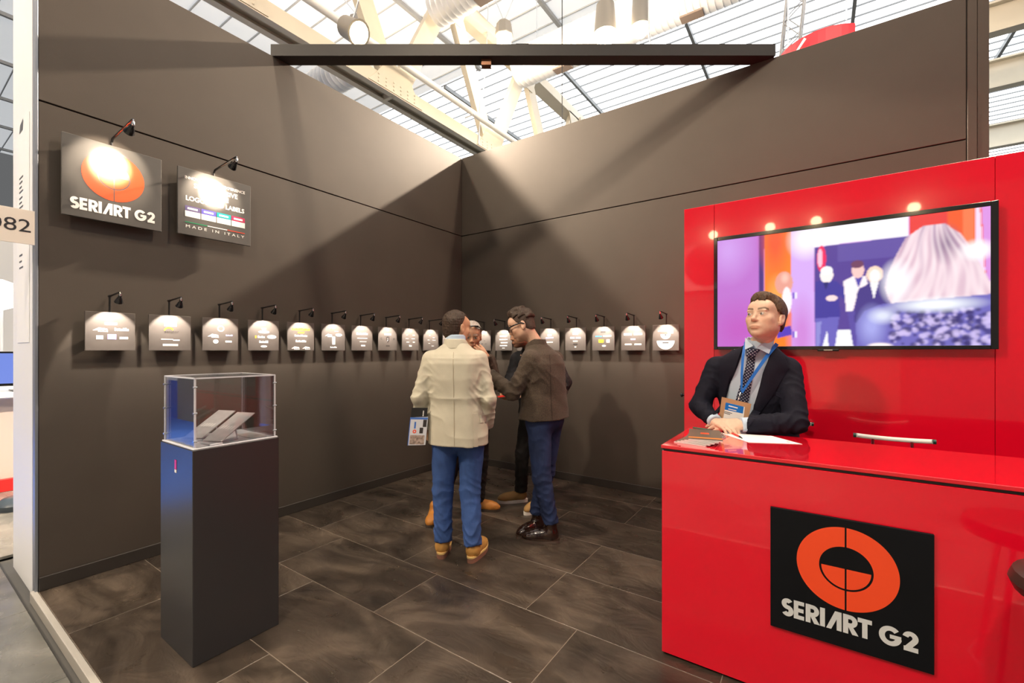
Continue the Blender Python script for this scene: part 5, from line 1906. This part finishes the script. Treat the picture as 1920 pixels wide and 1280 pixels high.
def frame_W(root):
    def W(r, f, z):
        return V3(root[0], root[1], 0) + CR * r + CV * f + ZUP * z
    return W

DENIM = lambda n, c: mat(n, c, .75, var=.22, vscale=14, bump=.15, bscale=220, stretch=(1, 1, .5))
M_TAN = mat('tan_nubuck', (.50, .26, .065), .7, var=.12, vscale=25, bump=.1, bscale=200)
M_SOLE = mat('pinkish_rubber_sole', (.28, .13, .09), .7)
M_WELT = mat('cream_welt', (.75, .52, .20), .6)
HAIR_BR = mat('dark_brown_hair', (.045, .026, .015), .45, var=.4, vscale=120, bump=.7, bscale=240, stretch=(1, 1, .35))
HAIR_MB = mat('brown_hair', (.085, .042, .018), .45, var=.45, vscale=110, bump=.7, bscale=220, stretch=(1, 1, .35))
HAIR_GR = mat('grey_hair', (.50, .46, .42), .5, var=.3, vscale=120, bump=.7, bscale=240, stretch=(1, 1, .35))
HAIR_SH = mat('short_cropped_hair', (.07, .045, .032), .6, var=.35, vscale=200, bump=.4, bscale=500)

# ------------------------------------------------------------------ man in the beige jacket, seen from behind
r1 = (1.752, -2.062)
W1 = frame_W(r1)
beige = mat('beige_cotton', (.56, .53, .42), .7, var=.06, vscale=10, bump=.12, bscale=300)
hair1 = lambda x, y, z: np.maximum.reduce([y - .055 - .25 * np.clip(z - .05, 0, 1), -(z + .075 + .25 * np.clip(-y - .06, 0, 1)), (.0 - (z + .030)) * (y > -.03) - .2 * (y <= -.03), np.where((np.abs(x) > .045) & (y > -.030 + .5 * np.clip(z, 0, .1)), .02, -.02)])
c1_ = dict(id='a', label='man in a beige jacket and blue jeans seen from behind, holding a folder', root=r1, W=W1, right=CR * .985 - CV * .17,
    torso=[(.790, .005, .0, .222, .155), (.86, .003, .0, .218, .150), (1.08, -.01, -.005, .200, .135), (1.25, -.02, -.01, .212, .140), (1.36, -.022, -.015, .212, .130), (1.425, -.02, -.015, .185, .105), (1.465, -.015, -.015, .125, .085), (1.505, -.012, -.01, .078, .07)],
    sh=[(-.185, -.01, 1.388), (.150, .0, 1.388)], el=[(-.262, -.035, 1.115), (.222, -.045, 1.105)], wr=[(-.245, .06, .895), (.205, .075, .905)],
    hands=[dict(D=V3(.25, .1, -1) @ np.stack([CR, CV, ZUP]), N=-CR, T=CV, curl=(.5, .7, .5)), dict(D=-CR * .35 + CV * .75 - ZUP * .5, N=CR, T=CV, curl=(.5, .6, .5))],
    pelvis=(.005, 0, .86), hip=[(-.088, 0, .84), (.100, 0, .84)], knee=[(-.108, .01, .46), (.090, -.01, .46)], ankle=[(-.100, -.015, .125), (.114, -.078, .120)],
    head=(-.010, .025, 1.612), hfwd=CV * .72 + CR * .66 - ZUP * .10, tone=(.62, .36, .22), stub=.5, hair=[('hair', hair1, HAIR_BR, .009, .0028, 190)],
    trousers=DENIM('mid_blue_denim', (.035, .085, .26)), jacket=beige, hipw=.180, hipd=.135, legr=(.096, .074, .063),
    shoes=[(W1(-.106, -.075, 0), W1(-.115, .215, 0)), (W1(.100, -.135, 0), W1(.185, .135, 0))],
    shoe=dict(material=M_TAN, sole_m=M_SOLE, shaft=.125, width=.050, name='boot', welt=M_WELT, sole_h=.034), seed=5, armr=(.064, .058, .048), gaze=None, detail=True, h=.0068)
p1 = build_person(c1_)
nb = c1_['nb']
ring_collar('shirt_collar', (nb[0], nb[1]), c1_['yaw'], .075, .071, 1.47, 1.562, .012, mat('pale_blue_shirt', (.50, .64, .80), .6), p1, slope=.35, fwd=c1_['fw'])
ring_collar('jacket_collar', (nb[0], nb[1]), c1_['yaw'], .098, .090, 1.462, 1.532, .013, beige, p1, slope=.6, fwd=c1_['fw'], taper=.80)
fb = (W1(0, 0, 0), CR, ZUP, -CV)
patch('vent_flap', c1_['jf'], fb, [(.120, 1.02), (.126, .90), (.130, .795)], [(.150, 1.02), (.152, .90), (.156, .795)], beige, p1, n=10, m=4, off=.004, thick=.004, far=.3)
patch('back_seam', c1_['jf'], fb, [(-.016, 1.44), (-.012, 1.2), (-.006, .80)], [(-.012, 1.44), (-.008, 1.2), (-.002, .80)], mat('beige_seam', (.40, .35, .25), .8), p1, n=18, m=3, off=.0016, thick=.004, far=.3)
fs1 = (W1(.0, 0, 0), -CV * .8 + CR * .6, ZUP, -CV * .6 - CR * -.8)
patch('pocket_flap', c1_['jf'], fb, [(.165, 1.005), (.168, .955)], [(.205, 1.00), (.207, .950)], beige, p1, n=6, m=4, off=.006, thick=.004, far=.3)
mbt = MB()
for k in range(3):
    q = c1_['wr_'][1] + ZUP * (.012 + .016 * k) - CV * .046 + CR * (.016)
    mbt.lathe([(.006, -.002), (.006, .002)], q, 8, Matrix.Rotation(math.pi / 2, 3, 'X'))
tag(mbt.build('cuff_buttons', mat('dark_brown_button', (.03, .018, .012), .4), p1), kind='stuff')
# belt loops line and back pockets on the jeans are hidden by the hem; the folder he carries is its own thing
fo = empty('plastic_folder', tuple(W1(-.27, -.07, .80)), 'clear plastic folder with papers held low in the left hand of the beige man', 'folder')
A_, B_ = W1(-.338, -.065, .792), W1(-.222, -.075, .792)
U_ = nrm_(B_ - A_)
Vv = nrm_(ZUP + CR * .10)
Nn = nrm_(np.cross(U_, Vv))
MB().prism([(0, 0), (.125, .005), (.125, .200), (.0, .195)], (A_, U_, Vv, Nn), 0, .012).build('sleeve', mat('milky_plastic', (.62, .64, .70), .2), fo)
MB().prism([(.003, .19), (.115, .19), (.115, .262), (.003, .262)], (A_ - Nn * .0, U_, Vv, Nn), .003, .009).build('black_book', M_BLACK, fo)
pr = Print((A_, U_, Vv, Nn), .0125)
pr.poly([(.0, .0), (.005, .0), (.005, .195), (.0, .195)])
pr.rect(.0, .125, .182, .196)
pr.rect(.034, .046, .118, .165)
pr.build('blue_print', mat('blue_print', (.06, .17, .55), .5), fo)
pr = Print((A_, U_, Vv, Nn), .0128)
pr.arc((.040, .098), .006, .013, 0, 360, 18)
pr.build('orange_emblem', M_ORANGE, fo)
pr = Print((A_, U_, Vv, Nn), .0126)
pr.rect(.075, .10, .085, .125)
pr.rect(.095, .12, .13, .18)
pr.build('dark_print', M_BOARDEDGE, fo)
pr = Print((A_, U_, Vv, Nn), .0126)
pr.rect(.012, .115, .008, .072)
pr.build('photo_print', mat('taupe_photo', (.35, .27, .23), .4, var=.5, vscale=60), fo)
pr = Print((A_ , U_, Vv, Nn), .0095)
for k in range(4):
    pr.rect(.085, .093, .205 + k * .010, .212 + k * .010)
pr.build('book_lettering', M_PRINTW, fo)

# ------------------------------------------------------------------ man in the brown jacket and glasses
r2 = (2.099, -1.459)
W2 = frame_W(r2)
brown = mat('brown_wool_tweed', (.060, .042, .028), .85, var=.45, vscale=160, bump=.25, bscale=350, sheen=.1)
hair2 = lambda x, y, z: (np.interp(y, [-.12, -.06, .0, .05, .12], [.015, .040, .060, .078, .084]) - z) * .7
hair2b = lambda x, y, z: (np.interp(y, [-.12, -.06, -.034, -.022, -.008, .024, .045, .12], [-.070, -.060, -.046, -.035, .002, .026, .068, .080]) - z) * .7
c2_ = dict(id='b', label='man in a brown jacket and dark glasses turned to the left', root=r2, W=W2, right=CR * .64 + CV * .77,
    torso=[(.925, .010, .0, .228, .168), (1.0, .010, .0, .218, .158), (1.12, .005, .0, .205, .145), (1.25, .0, .0, .212, .148), (1.35, -.005, .0, .210, .140), (1.42, -.015, .0, .175, .115), (1.47, -.035, .0, .115, .09), (1.505, -.05, .0, .075, .07)],
    sh=[(-.095, -.125, 1.385), (.105, .125, 1.385)], el=[(-.235, -.150, 1.13), (.16, .24, 1.10)], wr=[(-.415, -.03, 1.265), (-.10, .34, 1.08)],
    hands=[dict(D=-CR * .9 + CV * .3 + ZUP * .25, N=-CV * .8 + ZUP * .4, T=ZUP, curl=(.4, .6, .4)), dict(D=-CR * .9 + CV * .1, N=CV, T=ZUP, curl=(.4, .6, .4))],
    pelvis=(.012, .0, .93), hip=[(-.035, -.085, .89), (.065, .075, .89)], knee=[(-.015, -.095, .49), (.030, .09, .49)], ankle=[(.050, -.095, .165), (-.045, .09, .165)],
    head=(-.166, -.01, 1.648), hfwd=-CR * .95 + CV * .10 - ZUP * .40, tone=(.70, .45, .32), stub=.35, hair=[('hair', hair2, HAIR_BR, .018, .0055, 60, [((0, .036, .112), (.048, .040, .030)), ((0, -.010, .125), (.05, .06, .022))]), ('side_hair', hair2b, HAIR_SH, .0035, .001, 200)],
    trousers=DENIM('dark_blue_denim', (.018, .035, .105)), jacket=brown, hipw=.170, hipd=.145, legr=(.098, .072, .058),
    shoes=[(W2(.115, -.10, 0), W2(-.165, -.065, 0)), (W2(.005, .12, 0), W2(-.20, -.04, 0))],
    shoe=dict(material=mat('dark_brown_patent', (.020, .008, .005), .16, coat=.6), sole_m=mat('brown_rubber_sole', (.10, .075, .06), .6), shaft=.150, width=.050, name='boot', sole_h=.024, welt=mat('brown_welt', (.05, .03, .02), .5)), seed=9, h=.0068, armr=(.070, .060, .050), gaze=-CR + ZUP * -.2)
p2 = build_person(c2_)
ring_collar('jacket_collar', (c2_['nb'][0], c2_['nb'][1]), c2_['yaw'], .098, .088, 1.455, 1.540, .013, brown, p2, slope=.55, fwd=c2_['fw'], taper=.78)
hc, R, s = c2_['hc'], c2_['R'], c2_['s']
T = lambda *q: hc + R @ (np.array(q) * s)
g = empty('glasses', tuple(T(0, .09, 0)), parent=p2)
mb = MB()
for sx in (-1, 1):
    mb.tube([T(sx * .062, .098, .012), T(sx * .080, .05, .014), T(sx * .084, -.005, .012), T(sx * .084, -.028, -.006)], .0055, 6)
mb.build('temples', M_BLACKGLOSS, g)
for sx in (-1, 1):
    MB().lathe([(.002, 0), (.025, 0), (.027, .003), (.024, .006)], T(sx * .034, .104, .002), 16, Matrix([[R[0, 0], R[0, 2], R[0, 1]], [R[1, 0], R[1, 2], R[1, 1]], [R[2, 0], R[2, 2], R[2, 1]]])).build('lens', mat('smoked_lens', (.03, .025, .03), .08), g)
MB().tube([T(-.064, .103, .022), T(-.03, .112, .025), T(0, .115, .018), T(.03, .112, .025), T(.064, .103, .022)], .0042, 6).build('brow_bar', M_BLACKGLOSS, g)
fb = (W2(0, 0, 0), CR, ZUP, -CV)
patch('back_seam', c2_['jf'], fb, [(.040, 1.42), (.045, 1.2), (.055, .93)], [(.044, 1.42), (.049, 1.2), (.059, .93)], mat('brown_seam', (.03, .02, .014), .9), p2, n=16, m=3, off=.0015, thick=.004, far=.3)
trf = (W2(0, 0, 0), CR, ZUP, -CV)

# ------------------------------------------------------------------ grey-haired man behind, hand at his mouth
r3 = (1.303, -1.40)
W3 = frame_W(r3)
hair3 = lambda x, y, z: np.maximum.reduce([y - .060 - .1 * np.clip(z - .05, 0, 1), -(z + .06), np.where((y > -.02 + .65 * np.clip(z - .01, 0, .1)) & (z < .065), .02, -.02)])
c3_ = dict(id='c', label='grey-haired man facing the viewer with his hand at his mouth, behind the beige man', root=r3, W=W3, right=-CR * .98 - CV * .2,
    torso=[(.82, .0, .0, .205, .145), (1.08, .0, .0, .190, .135), (1.25, .0, -.01, .200, .135), (1.34, .0, -.015, .195, .125), (1.40, .0, -.02, .165, .10), (1.44, .0, -.03, .11, .08), (1.475, .0, -.035, .072, .066)],
    sh=[(-.175, -.0, 1.36), (.175, -.03, 1.36)], el=[(-.24, -.05, 1.09), (.240, -.13, 1.16)], wr=[(-.18, -.22, 1.00), (.165, -.22, 1.400)],
    hands=[dict(D=CR * .5 - CV * .8, N=-CR, T=ZUP, curl=(.4, .6, .4)), dict(D=-CR * .80 + ZUP * .50 + CV * .05, N=-CV * .85 + ZUP * .3 + CR * .3, T=ZUP * .8 + CR * .5, curl=(.55, .75, .5), thumb=(.5, .3))],
    pelvis=(.0, .0, .86), hip=[(-.09, 0, .84), (.09, 0, .84)], knee=[(-.14, -.06, .46), (.10, .02, .46)], ankle=[(-.235, -.14, .115), (.075, .06, .115)],
    head=(.028, -.06, 1.578), hfwd=-CV * .97 + CR * .10 - ZUP * .20, tone=(.52, .29, .18), stub=.3, hair=[('hair', hair3, HAIR_GR, .014, .006, 110)],
    trousers=mat('black_trousers', (.010, .009, .009), .8, var=.2), jacket=mat('dark_brown_jacket', (.040, .026, .017), .8, var=.3, vscale=120), legr=(.090, .070, .060),
    shoes=[(W3(-.275, -.12, 0), W3(-.300, -.335, 0)), (W3(.02, .10, 0), W3(.270, .045, 0))],
    shoe=dict(material=mat('rust_tan_leather', (.42, .17, .03), .5, var=.1), sole_m=mat('dark_rubber_sole', (.05, .035, .025), .7), shaft=.11, width=.047, name='boot', sole_h=.018), seed=12, gaze=-CV + CR * .05 - ZUP * .15, brow=(.25, .22, .2))
p3 = build_person(c3_)
hc, R, s = c3_['hc'], c3_['R'], c3_['s']
T = lambda *q: hc + R @ (np.array(q) * s)
g = empty('sunglasses', tuple(T(0, .07, .09)), parent=p3)
MB().tube([T(-.07, .06, .085), T(-.03, .085, .10), T(0, .09, .10), T(.03, .085, .10), T(.07, .06, .085)], .005, 6).build('brow_bar', M_BLACKGLOSS, g)
for sx in (-1, 1):
    MB().lathe([(.002, 0), (.023, 0), (.024, .003), (.02, .006)], T(sx * .036, .082, .098), 14).build('lens', mat('smoked_lens'), g)
    MB().tube([T(sx * .07, .06, .085), T(sx * .088, .0, .05), T(sx * .088, -.03, .03)], .004, 6).build('temple', M_BLACKGLOSS, g)
wt = c3_['wr_'][1]
dw_ = nrm_(c3_['el_'][1] - wt)
MB().tube([wt + dw_ * .004, wt + dw_ * .018], .034, 14).build('wristwatch', M_CHROME, p3, True)

# ------------------------------------------------------------------ bearded man in black behind the brown jacket
r4 = (1.683, -.835)
W4 = frame_W(r4)
black = mat('black_wool', (.011, .011, .014), .8, var=.2, vscale=60)
hair4 = lambda x, y, z: np.maximum.reduce([y - .062, -(z + .05), np.where((y > -.02 + .6 * np.clip(z, 0, .1)) & (z < .06), .02, -.02)])
c4_ = dict(id='d', label='bearded man in black clothes and tan trainers, mostly hidden behind the brown jacket', root=r4, W=W4, right=-CR * .80 + CV * .60,
    torso=[(.85, .0, .0, .205, .145), (1.08, -.01, .0, .190, .135), (1.25, -.02, -.01, .205, .138), (1.36, -.03, -.02, .20, .128), (1.42, -.04, -.03, .165, .10), (1.46, -.06, -.04, .11, .08), (1.495, -.08, -.05, .072, .066)],
    sh=[(-.20, .02, 1.37), (.14, -.06, 1.37)], el=[(-.285, -.09, 1.13), (.245, -.08, 1.16)], wr=[(-.240, -.31, 1.04), (.17, -.14, .94)],
    hands=[dict(D=-CR * .55 - CV * .7, N=-ZUP * .7 - CR * .5, T=CR * .5 - CV * .3 + ZUP * .2, curl=(.25, .5, .4)), dict(D=-CR * .5 - CV * .4 - ZUP * .6, N=CR, T=-CV, curl=(.4, .6, .4))],
    pelvis=(.0, .0, .88), hip=[(-.09, .02, .86), (.08, -.04, .86)], knee=[(-.155, .02, .47), (.03, -.06, .47)], ankle=[(-.165, .05, .12), (.01, -.14, .12)],
    head=(-.172, -.09, 1.600), hfwd=-CR * .86 - CV * .45 - ZUP * .15, tone=(.50, .28, .17), stub=.95, hair=[('hair', hair4, HAIR_BR, .012, .004, 120)],
    trousers=mat('black_trousers'), jacket=black, legr=(.085, .066, .060),
    shoes=[(W4(-.105, .06, 0), W4(-.385, .015, 0)), (W4(.055, -.12, 0), W4(-.14, -.30, 0))],
    shoe=dict(material=mat('tan_suede', (.27, .16, .055), .8, var=.15), sole_m=mat('white_rubber_sole', (.62, .60, .56), .6), shaft=.075, width=.046, name='trainer', laces=mat('dark_laces', (.03, .02, .015), .7), sole_h=.026), seed=21, gaze=-CR - CV * .3)
p4 = build_person(c4_)
tb_ = empty('clipboard', (1.62, -1.30, 1.06), 'dark clipboard with a red strip held between the men', 'clipboard')
A_ = np.array([1.655, -1.245, 1.072])
U_ = nrm_(-CR * .82 - CV * .55 - ZUP * .05)
Vv = nrm_(np.cross(V3(.12, -.16, 1), U_))
Nn = nrm_(np.cross(U_, Vv))
if Nn[2] < 0:
    Vv, Nn = -Vv, -Nn
MB().prism([(-.03, -.085), (.19, -.085), (.19, .085), (-.03, .085)], (A_, U_, Vv, Nn), 0, .006).build('board', mat('dark_taupe_board', (.07, .055, .045), .35), tb_)
MB().prism([(-.02, .045), (.18, .055), (.18, .080), (-.02, .070)], (A_, U_, Vv, Nn), .006, .013).build('red_strip', mat('red_plastic'), tb_)

# ------------------------------------------------------------------ man in the dark suit leaning on the counter
r5 = (3.56, -1.40)
W5 = lambda r, f, z: V3(r, f, z)
navy = mat('navy_wool', (.0065, .007, .016), .8, var=.15, vscale=60, bump=.15, bscale=400, spec=.25)
def cut5(F):
    zz = np.array([.80, 1.0, 1.176, 1.318, 1.42, 1.56])
    xl = np.array([3.36, 3.375, 3.416, 3.466, 3.497, 3.53])
    xr = np.array([3.50, 3.53, 3.572, 3.609, 3.642, 3.68])
    def fn(P):
        l, r = np.interp(P[..., 2], zz, xl), np.interp(P[..., 2], zz, xr)
        return np.maximum(np.maximum(l - P[..., 0], P[..., 0] - r), P[..., 1] + 1.50) * .92
    F.custom((3.33, -1.80, .78), (3.72, -1.46, 1.60), fn, .008, 'sub')
hair5 = lambda x, y, z: (np.interp(y, [-.12, -.06, -.040, -.030, -.014, .022, .040, .056, .12], [-.060, -.050, -.040, -.020, .004, .030, .062, .074, .078]) - z) * .7
g5 = V3(-.80, -.58, .22)
c5_ = dict(id='e', label='man in a dark suit with tie and blue lanyard leaning on the red counter', root=r5, W=W5, right=V3(-1, 0, 0),
    torso=[(.78, 3.60, -1.41, .195, .125), (1.0, 3.575, -1.43, .195, .13), (1.15, 3.555, -1.455, .205, .135), (1.28, 3.54, -1.475, .212, .132), (1.355, 3.54, -1.495, .215, .118), (1.41, 3.55, -1.51, .175, .098), (1.45, 3.57, -1.525, .118, .082), (1.485, 3.585, -1.535, .076, .068)],
    sh=[(3.352, -1.485, 1.345), (3.722, -1.475, 1.340)], el=[(3.270, -1.565, 1.115), (3.765, -1.640, 1.066)], wr=[(3.385, -1.725, 1.046), (3.520, -1.748, 1.046)],
    hands=[dict(D=V3(.72, -.55, -.15), N=V3(-.1, -.2, 1), T=V3(.5, .8, .1), curl=(.3, .5, .4), size=1.0), dict(D=V3(-1, -.02, -.06), N=V3(-.02, -.62, .78), T=V3(0, .78, .62), curl=(.16, .38, .32), size=1.10, spread=.03, thumb=(.35, .35))],
    pelvis=(3.61, -1.41, .86), hip=[(3.52, -1.42, .84), (3.70, -1.42, .84)], knee=[(3.51, -1.46, .45), (3.72, -1.46, .45)], ankle=[(3.51, -1.40, .11), (3.73, -1.40, .11)],
    head=(3.622, -1.615, 1.632), hfwd=V3(-.42, -.90, .20), hs=1.05, tone=(.74, .50, .37), stub=.30, jaw=1.06, hair=[('hair', hair5, HAIR_MB, .013, .0040, 120, [((0, .045, .100), (.055, .040, .030))])],
    trousers=mat('navy_trousers', (.012, .013, .02), .8), jacket=navy, hipw=.17, hipd=.12,
    shoes=[((3.51, -1.36, 0), (3.49, -1.64, 0)), ((3.73, -1.36, 0), (3.76, -1.64, 0))],
    shoe=dict(material=mat('black_leather', (.01, .01, .01), .3), sole_m=M_BLACK, shaft=.06, width=.045, name='shoe', sole_h=.014), seed=31, gaze=g5, h=.0065, hb=.0045, hf=.0034, hh=.004, armr=(.068, .058, .047), cutfn=cut5, cuff=.018, brow=(.11, .06, .035))
p5 = build_person(c5_)
# shirt, cuffs, collar
shirt_m = mat('light_blue_shirt', (.52, .64, .78), .6, bump=.05, bscale=400)
F = Field()
F.loft([(z, x, y, rx - .016, ry - .014, yw) for (z, x, y, rx, ry, yw) in c5_['tor']], .02)
F.disp = folds(44, .0022, 30, (1, 1, .3))
sdf_object('shirt', F, .0065, shirt_m, p5)
SF = F
for i in (0, 1):
    w_, e_ = c5_['wr_'][i], c5_['el_'][i]
    d = nrm_(w_ - e_)
    MB().tube([w_ - d * .05, w_ - d * .002, w_ + d * .001], [.041, .0395, .036], 20).build('shirt_cuff', shirt_m, p5, True)
nb = c5_['nb']
ring_collar('shirt_collar', (3.588, -1.545), math.pi, .073, .070, 1.452, 1.532, .006, shirt_m, p5, slope=.32, fwd=(0, -1, 0), h=.005, taper=.92)
f5 = (V3(0, -1.5, 0), V3(1, 0, 0), ZUP, V3(0, -1, 0))
# collar leaves: folded points standing proud of the neck band
def leaf(name, pts, off):
    mb = MB()
    mb.add([Vector(p) for p in pts] + [Vector(p) + Vector((0, .006, 0)) for p in pts], [list(range(len(pts))), [len(pts) + k for k in range(len(pts))][::-1]] + [(k, (k + 1) % len(pts), len(pts) + (k + 1) % len(pts), len(pts) + k) for k in range(len(pts))])
    return recalc(mb.build(name, shirt_m, p5))
leaf('collar_leaf', [(3.518, -1.585, 1.524), (3.521, -1.622, 1.455), (3.565, -1.640, 1.476), (3.555, -1.622, 1.490)], 0)
leaf('collar_leaf', [(3.665, -1.580, 1.512), (3.640, -1.626, 1.432), (3.580, -1.642, 1.466), (3.600, -1.628, 1.486)], 0)
# tie with small dots
def dotted(name, base, dot, sc):
    m = mat(name, base, .5)
    nt = m.node_tree
    b = nt.nodes['Principled BSDF']
    tc = nt.nodes.new('ShaderNodeTexCoord')
    mp = nt.nodes.new('ShaderNodeMapping')
    mp.inputs['Rotation'].default_value = (0, .65, 0)
    mp.inputs['Scale'].default_value = (sc, 0.0, sc)
    nt.links.new(tc.outputs['Object'], mp.inputs[0])
    vo = nt.nodes.new('ShaderNodeTexVoronoi')
    vo.inputs['Randomness'].default_value = 0.0
    vo.inputs['Scale'].default_value = 1.0
    nt.links.new(mp.outputs[0], vo.inputs['Vector'])
    lt = nt.nodes.new('ShaderNodeMath')
    lt.operation = 'LESS_THAN'
    lt.inputs[1].default_value = .26
    nt.links.new(vo.outputs['Distance'], lt.inputs[0])
    mx = nt.nodes.new('ShaderNodeMix')
    mx.data_type = 'RGBA'
    mx.inputs[6].default_value = (*base, 1)
    mx.inputs[7].default_value = (*dot, 1)
    nt.links.new(lt.outputs[0], mx.inputs[0])
    nt.links.new(mx.outputs[2], b.inputs['Base Color'])
    return m
tie_m = dotted('navy_dotted_silk', (.012, .014, .045), (.45, .47, .55), 78)
patch('tie', SF, f5, [(3.534, 1.425), (3.524, 1.36), (3.513, 1.319), (3.472, 1.18), (3.445, 1.08)], [(3.572, 1.425), (3.566, 1.36), (3.561, 1.321), (3.540, 1.184), (3.52, 1.08)], tie_m, p5, n=24, m=7, off=.004, thick=.006, bulge=.006)
kn_ = MB()
kn_.add([(3.536, -1.622, 1.464), (3.600, -1.622, 1.458), (3.566, -1.632, 1.415), (3.528, -1.632, 1.417), (3.556, -1.642, 1.452), (3.548, -1.644, 1.425), (3.54, -1.60, 1.464), (3.60, -1.60, 1.458), (3.566, -1.60, 1.415), (3.528, -1.60, 1.417)],
        [(0, 4, 1), (1, 4, 5, 2), (2, 5, 3), (3, 5, 4, 0), (0, 6, 7, 1), (1, 7, 8, 2), (2, 8, 9, 3), (3, 9, 6, 0)])
recalc(kn_.build('tie_knot', tie_m, p5))
# lapels, pocket
navy2 = mat('navy_lapel', (.008, .008, .018), .75, bump=.12, bscale=400, spec=.25)
patch('lapel', c5_['jf'], f5, [(3.505, 1.470), (3.463, 1.318), (3.412, 1.176), (3.374, 1.03)], [(3.445, 1.455), (3.385, 1.390), (3.378, 1.20), (3.366, 1.03)], navy2, p5, n=22, m=6, off=.005, thick=.006, bulge=.004)
patch('lapel', c5_['jf'], f5, [(3.660, 1.465), (3.612, 1.322), (3.576, 1.186), (3.534, 1.03)], [(3.705, 1.435), (3.728, 1.352), (3.655, 1.20), (3.552, 1.03)], navy2, p5, n=22, m=6, off=.005, thick=.006, bulge=.004)
patch('breast_pocket', c5_['jf'], f5, [(3.645, 1.232), (3.643, 1.212)], [(3.712, 1.205), (3.71, 1.185)], navy2, p5, n=5, m=6, off=.003, thick=.005)
MB().lathe([(.0105, -.002), (.0118, 0), (.0105, .002)], c5_['wr_'][1] + V3(-.118, -.012, -.016), 18, Matrix.Rotation(math.pi / 2, 3, 'Y')).build('ring', mat('gold', (.8, .55, .2), .2, 1.0), p5, True)
# lanyard and badge
ln = empty('name_badge', (3.5, -1.64, 1.05), 'cardboard name badge on a blue lanyard hanging on the suited man', 'badge')
blue = mat('blue_ribbon', (.015, .16, .62), .5)
CF = Field()
CF.p = list(SF.p) + [q for q in c5_['jf'].p if q[4] == 'add'][:1]
patch('strap', CF, f5, [(3.512, 1.50), (3.504, 1.41), (3.499, 1.319), (3.498, 1.218)], [(3.527, 1.50), (3.518, 1.41), (3.512, 1.319), (3.507, 1.218)], blue, ln, n=20, m=3, off=.010, thick=-.008)
patch('strap', CF, f5, [(3.668, 1.495), (3.620, 1.421), (3.562, 1.323), (3.500, 1.215)], [(3.683, 1.482), (3.634, 1.410), (3.576, 1.314), (3.509, 1.206)], blue, ln, n=20, m=3, off=.012, thick=-.010)
bA, bB, bC, bD = (3.41, 1.185), (3.559, 1.155), (3.537, 1.040), (3.39, 1.045)
yb = -1.665
def quad(name, pts, y, t, m, par):
    mb = MB()
    mb.add([(x, y - .10 * (z - 1.10), z) for x, z in pts] + [(x, y - .10 * (z - 1.10) + t, z) for x, z in pts], [(0, 1, 2, 3), (7, 6, 5, 4), (0, 4, 5, 1), (1, 5, 6, 2), (2, 6, 7, 3), (3, 7, 4, 0)])
    return recalc(mb.build(name, m, par))
hd_ = quad('holder', [bA, bB, bC, bD], yb, .003, mat('brown_card', (.48, .28, .15), .6), ln)
quad('card', [(3.43, 1.155), (3.527, 1.136), (3.516, 1.042), (3.413, 1.046)], yb - .0015, .001, mat('white_copy_paper'), hd_)
quad('blue_header', [(3.43, 1.155), (3.522, 1.137), (3.516, 1.098), (3.424, 1.114)], yb - .0022, .0005, mat('cyan_blue_print', (.0, .16, .60), .5), hd_)
quad('header_text', [(3.446, 1.140), (3.492, 1.130), (3.490, 1.124), (3.444, 1.134)], yb - .0028, .0004, M_PRINTW, hd_)
quad('header_text', [(3.443, 1.121), (3.485, 1.113), (3.484, 1.109), (3.442, 1.117)], yb - .0028, .0004, M_PRINTW, hd_)
quad('name_text', [(3.422, 1.104), (3.462, 1.096), (3.462, 1.093), (3.422, 1.101)], yb - .0028, .0004, M_BOARDEDGE, hd_)
quad('name_text', [(3.421, 1.096), (3.452, 1.089), (3.452, 1.086), (3.421, 1.093)], yb - .0028, .0004, M_BOARDEDGE, hd_)
MB().tube([(3.503, -1.655, 1.212), (3.498, -1.668, 1.19), (3.494, -1.670, 1.172)], .0045, 8).build('clip', M_CHROME, ln, True)
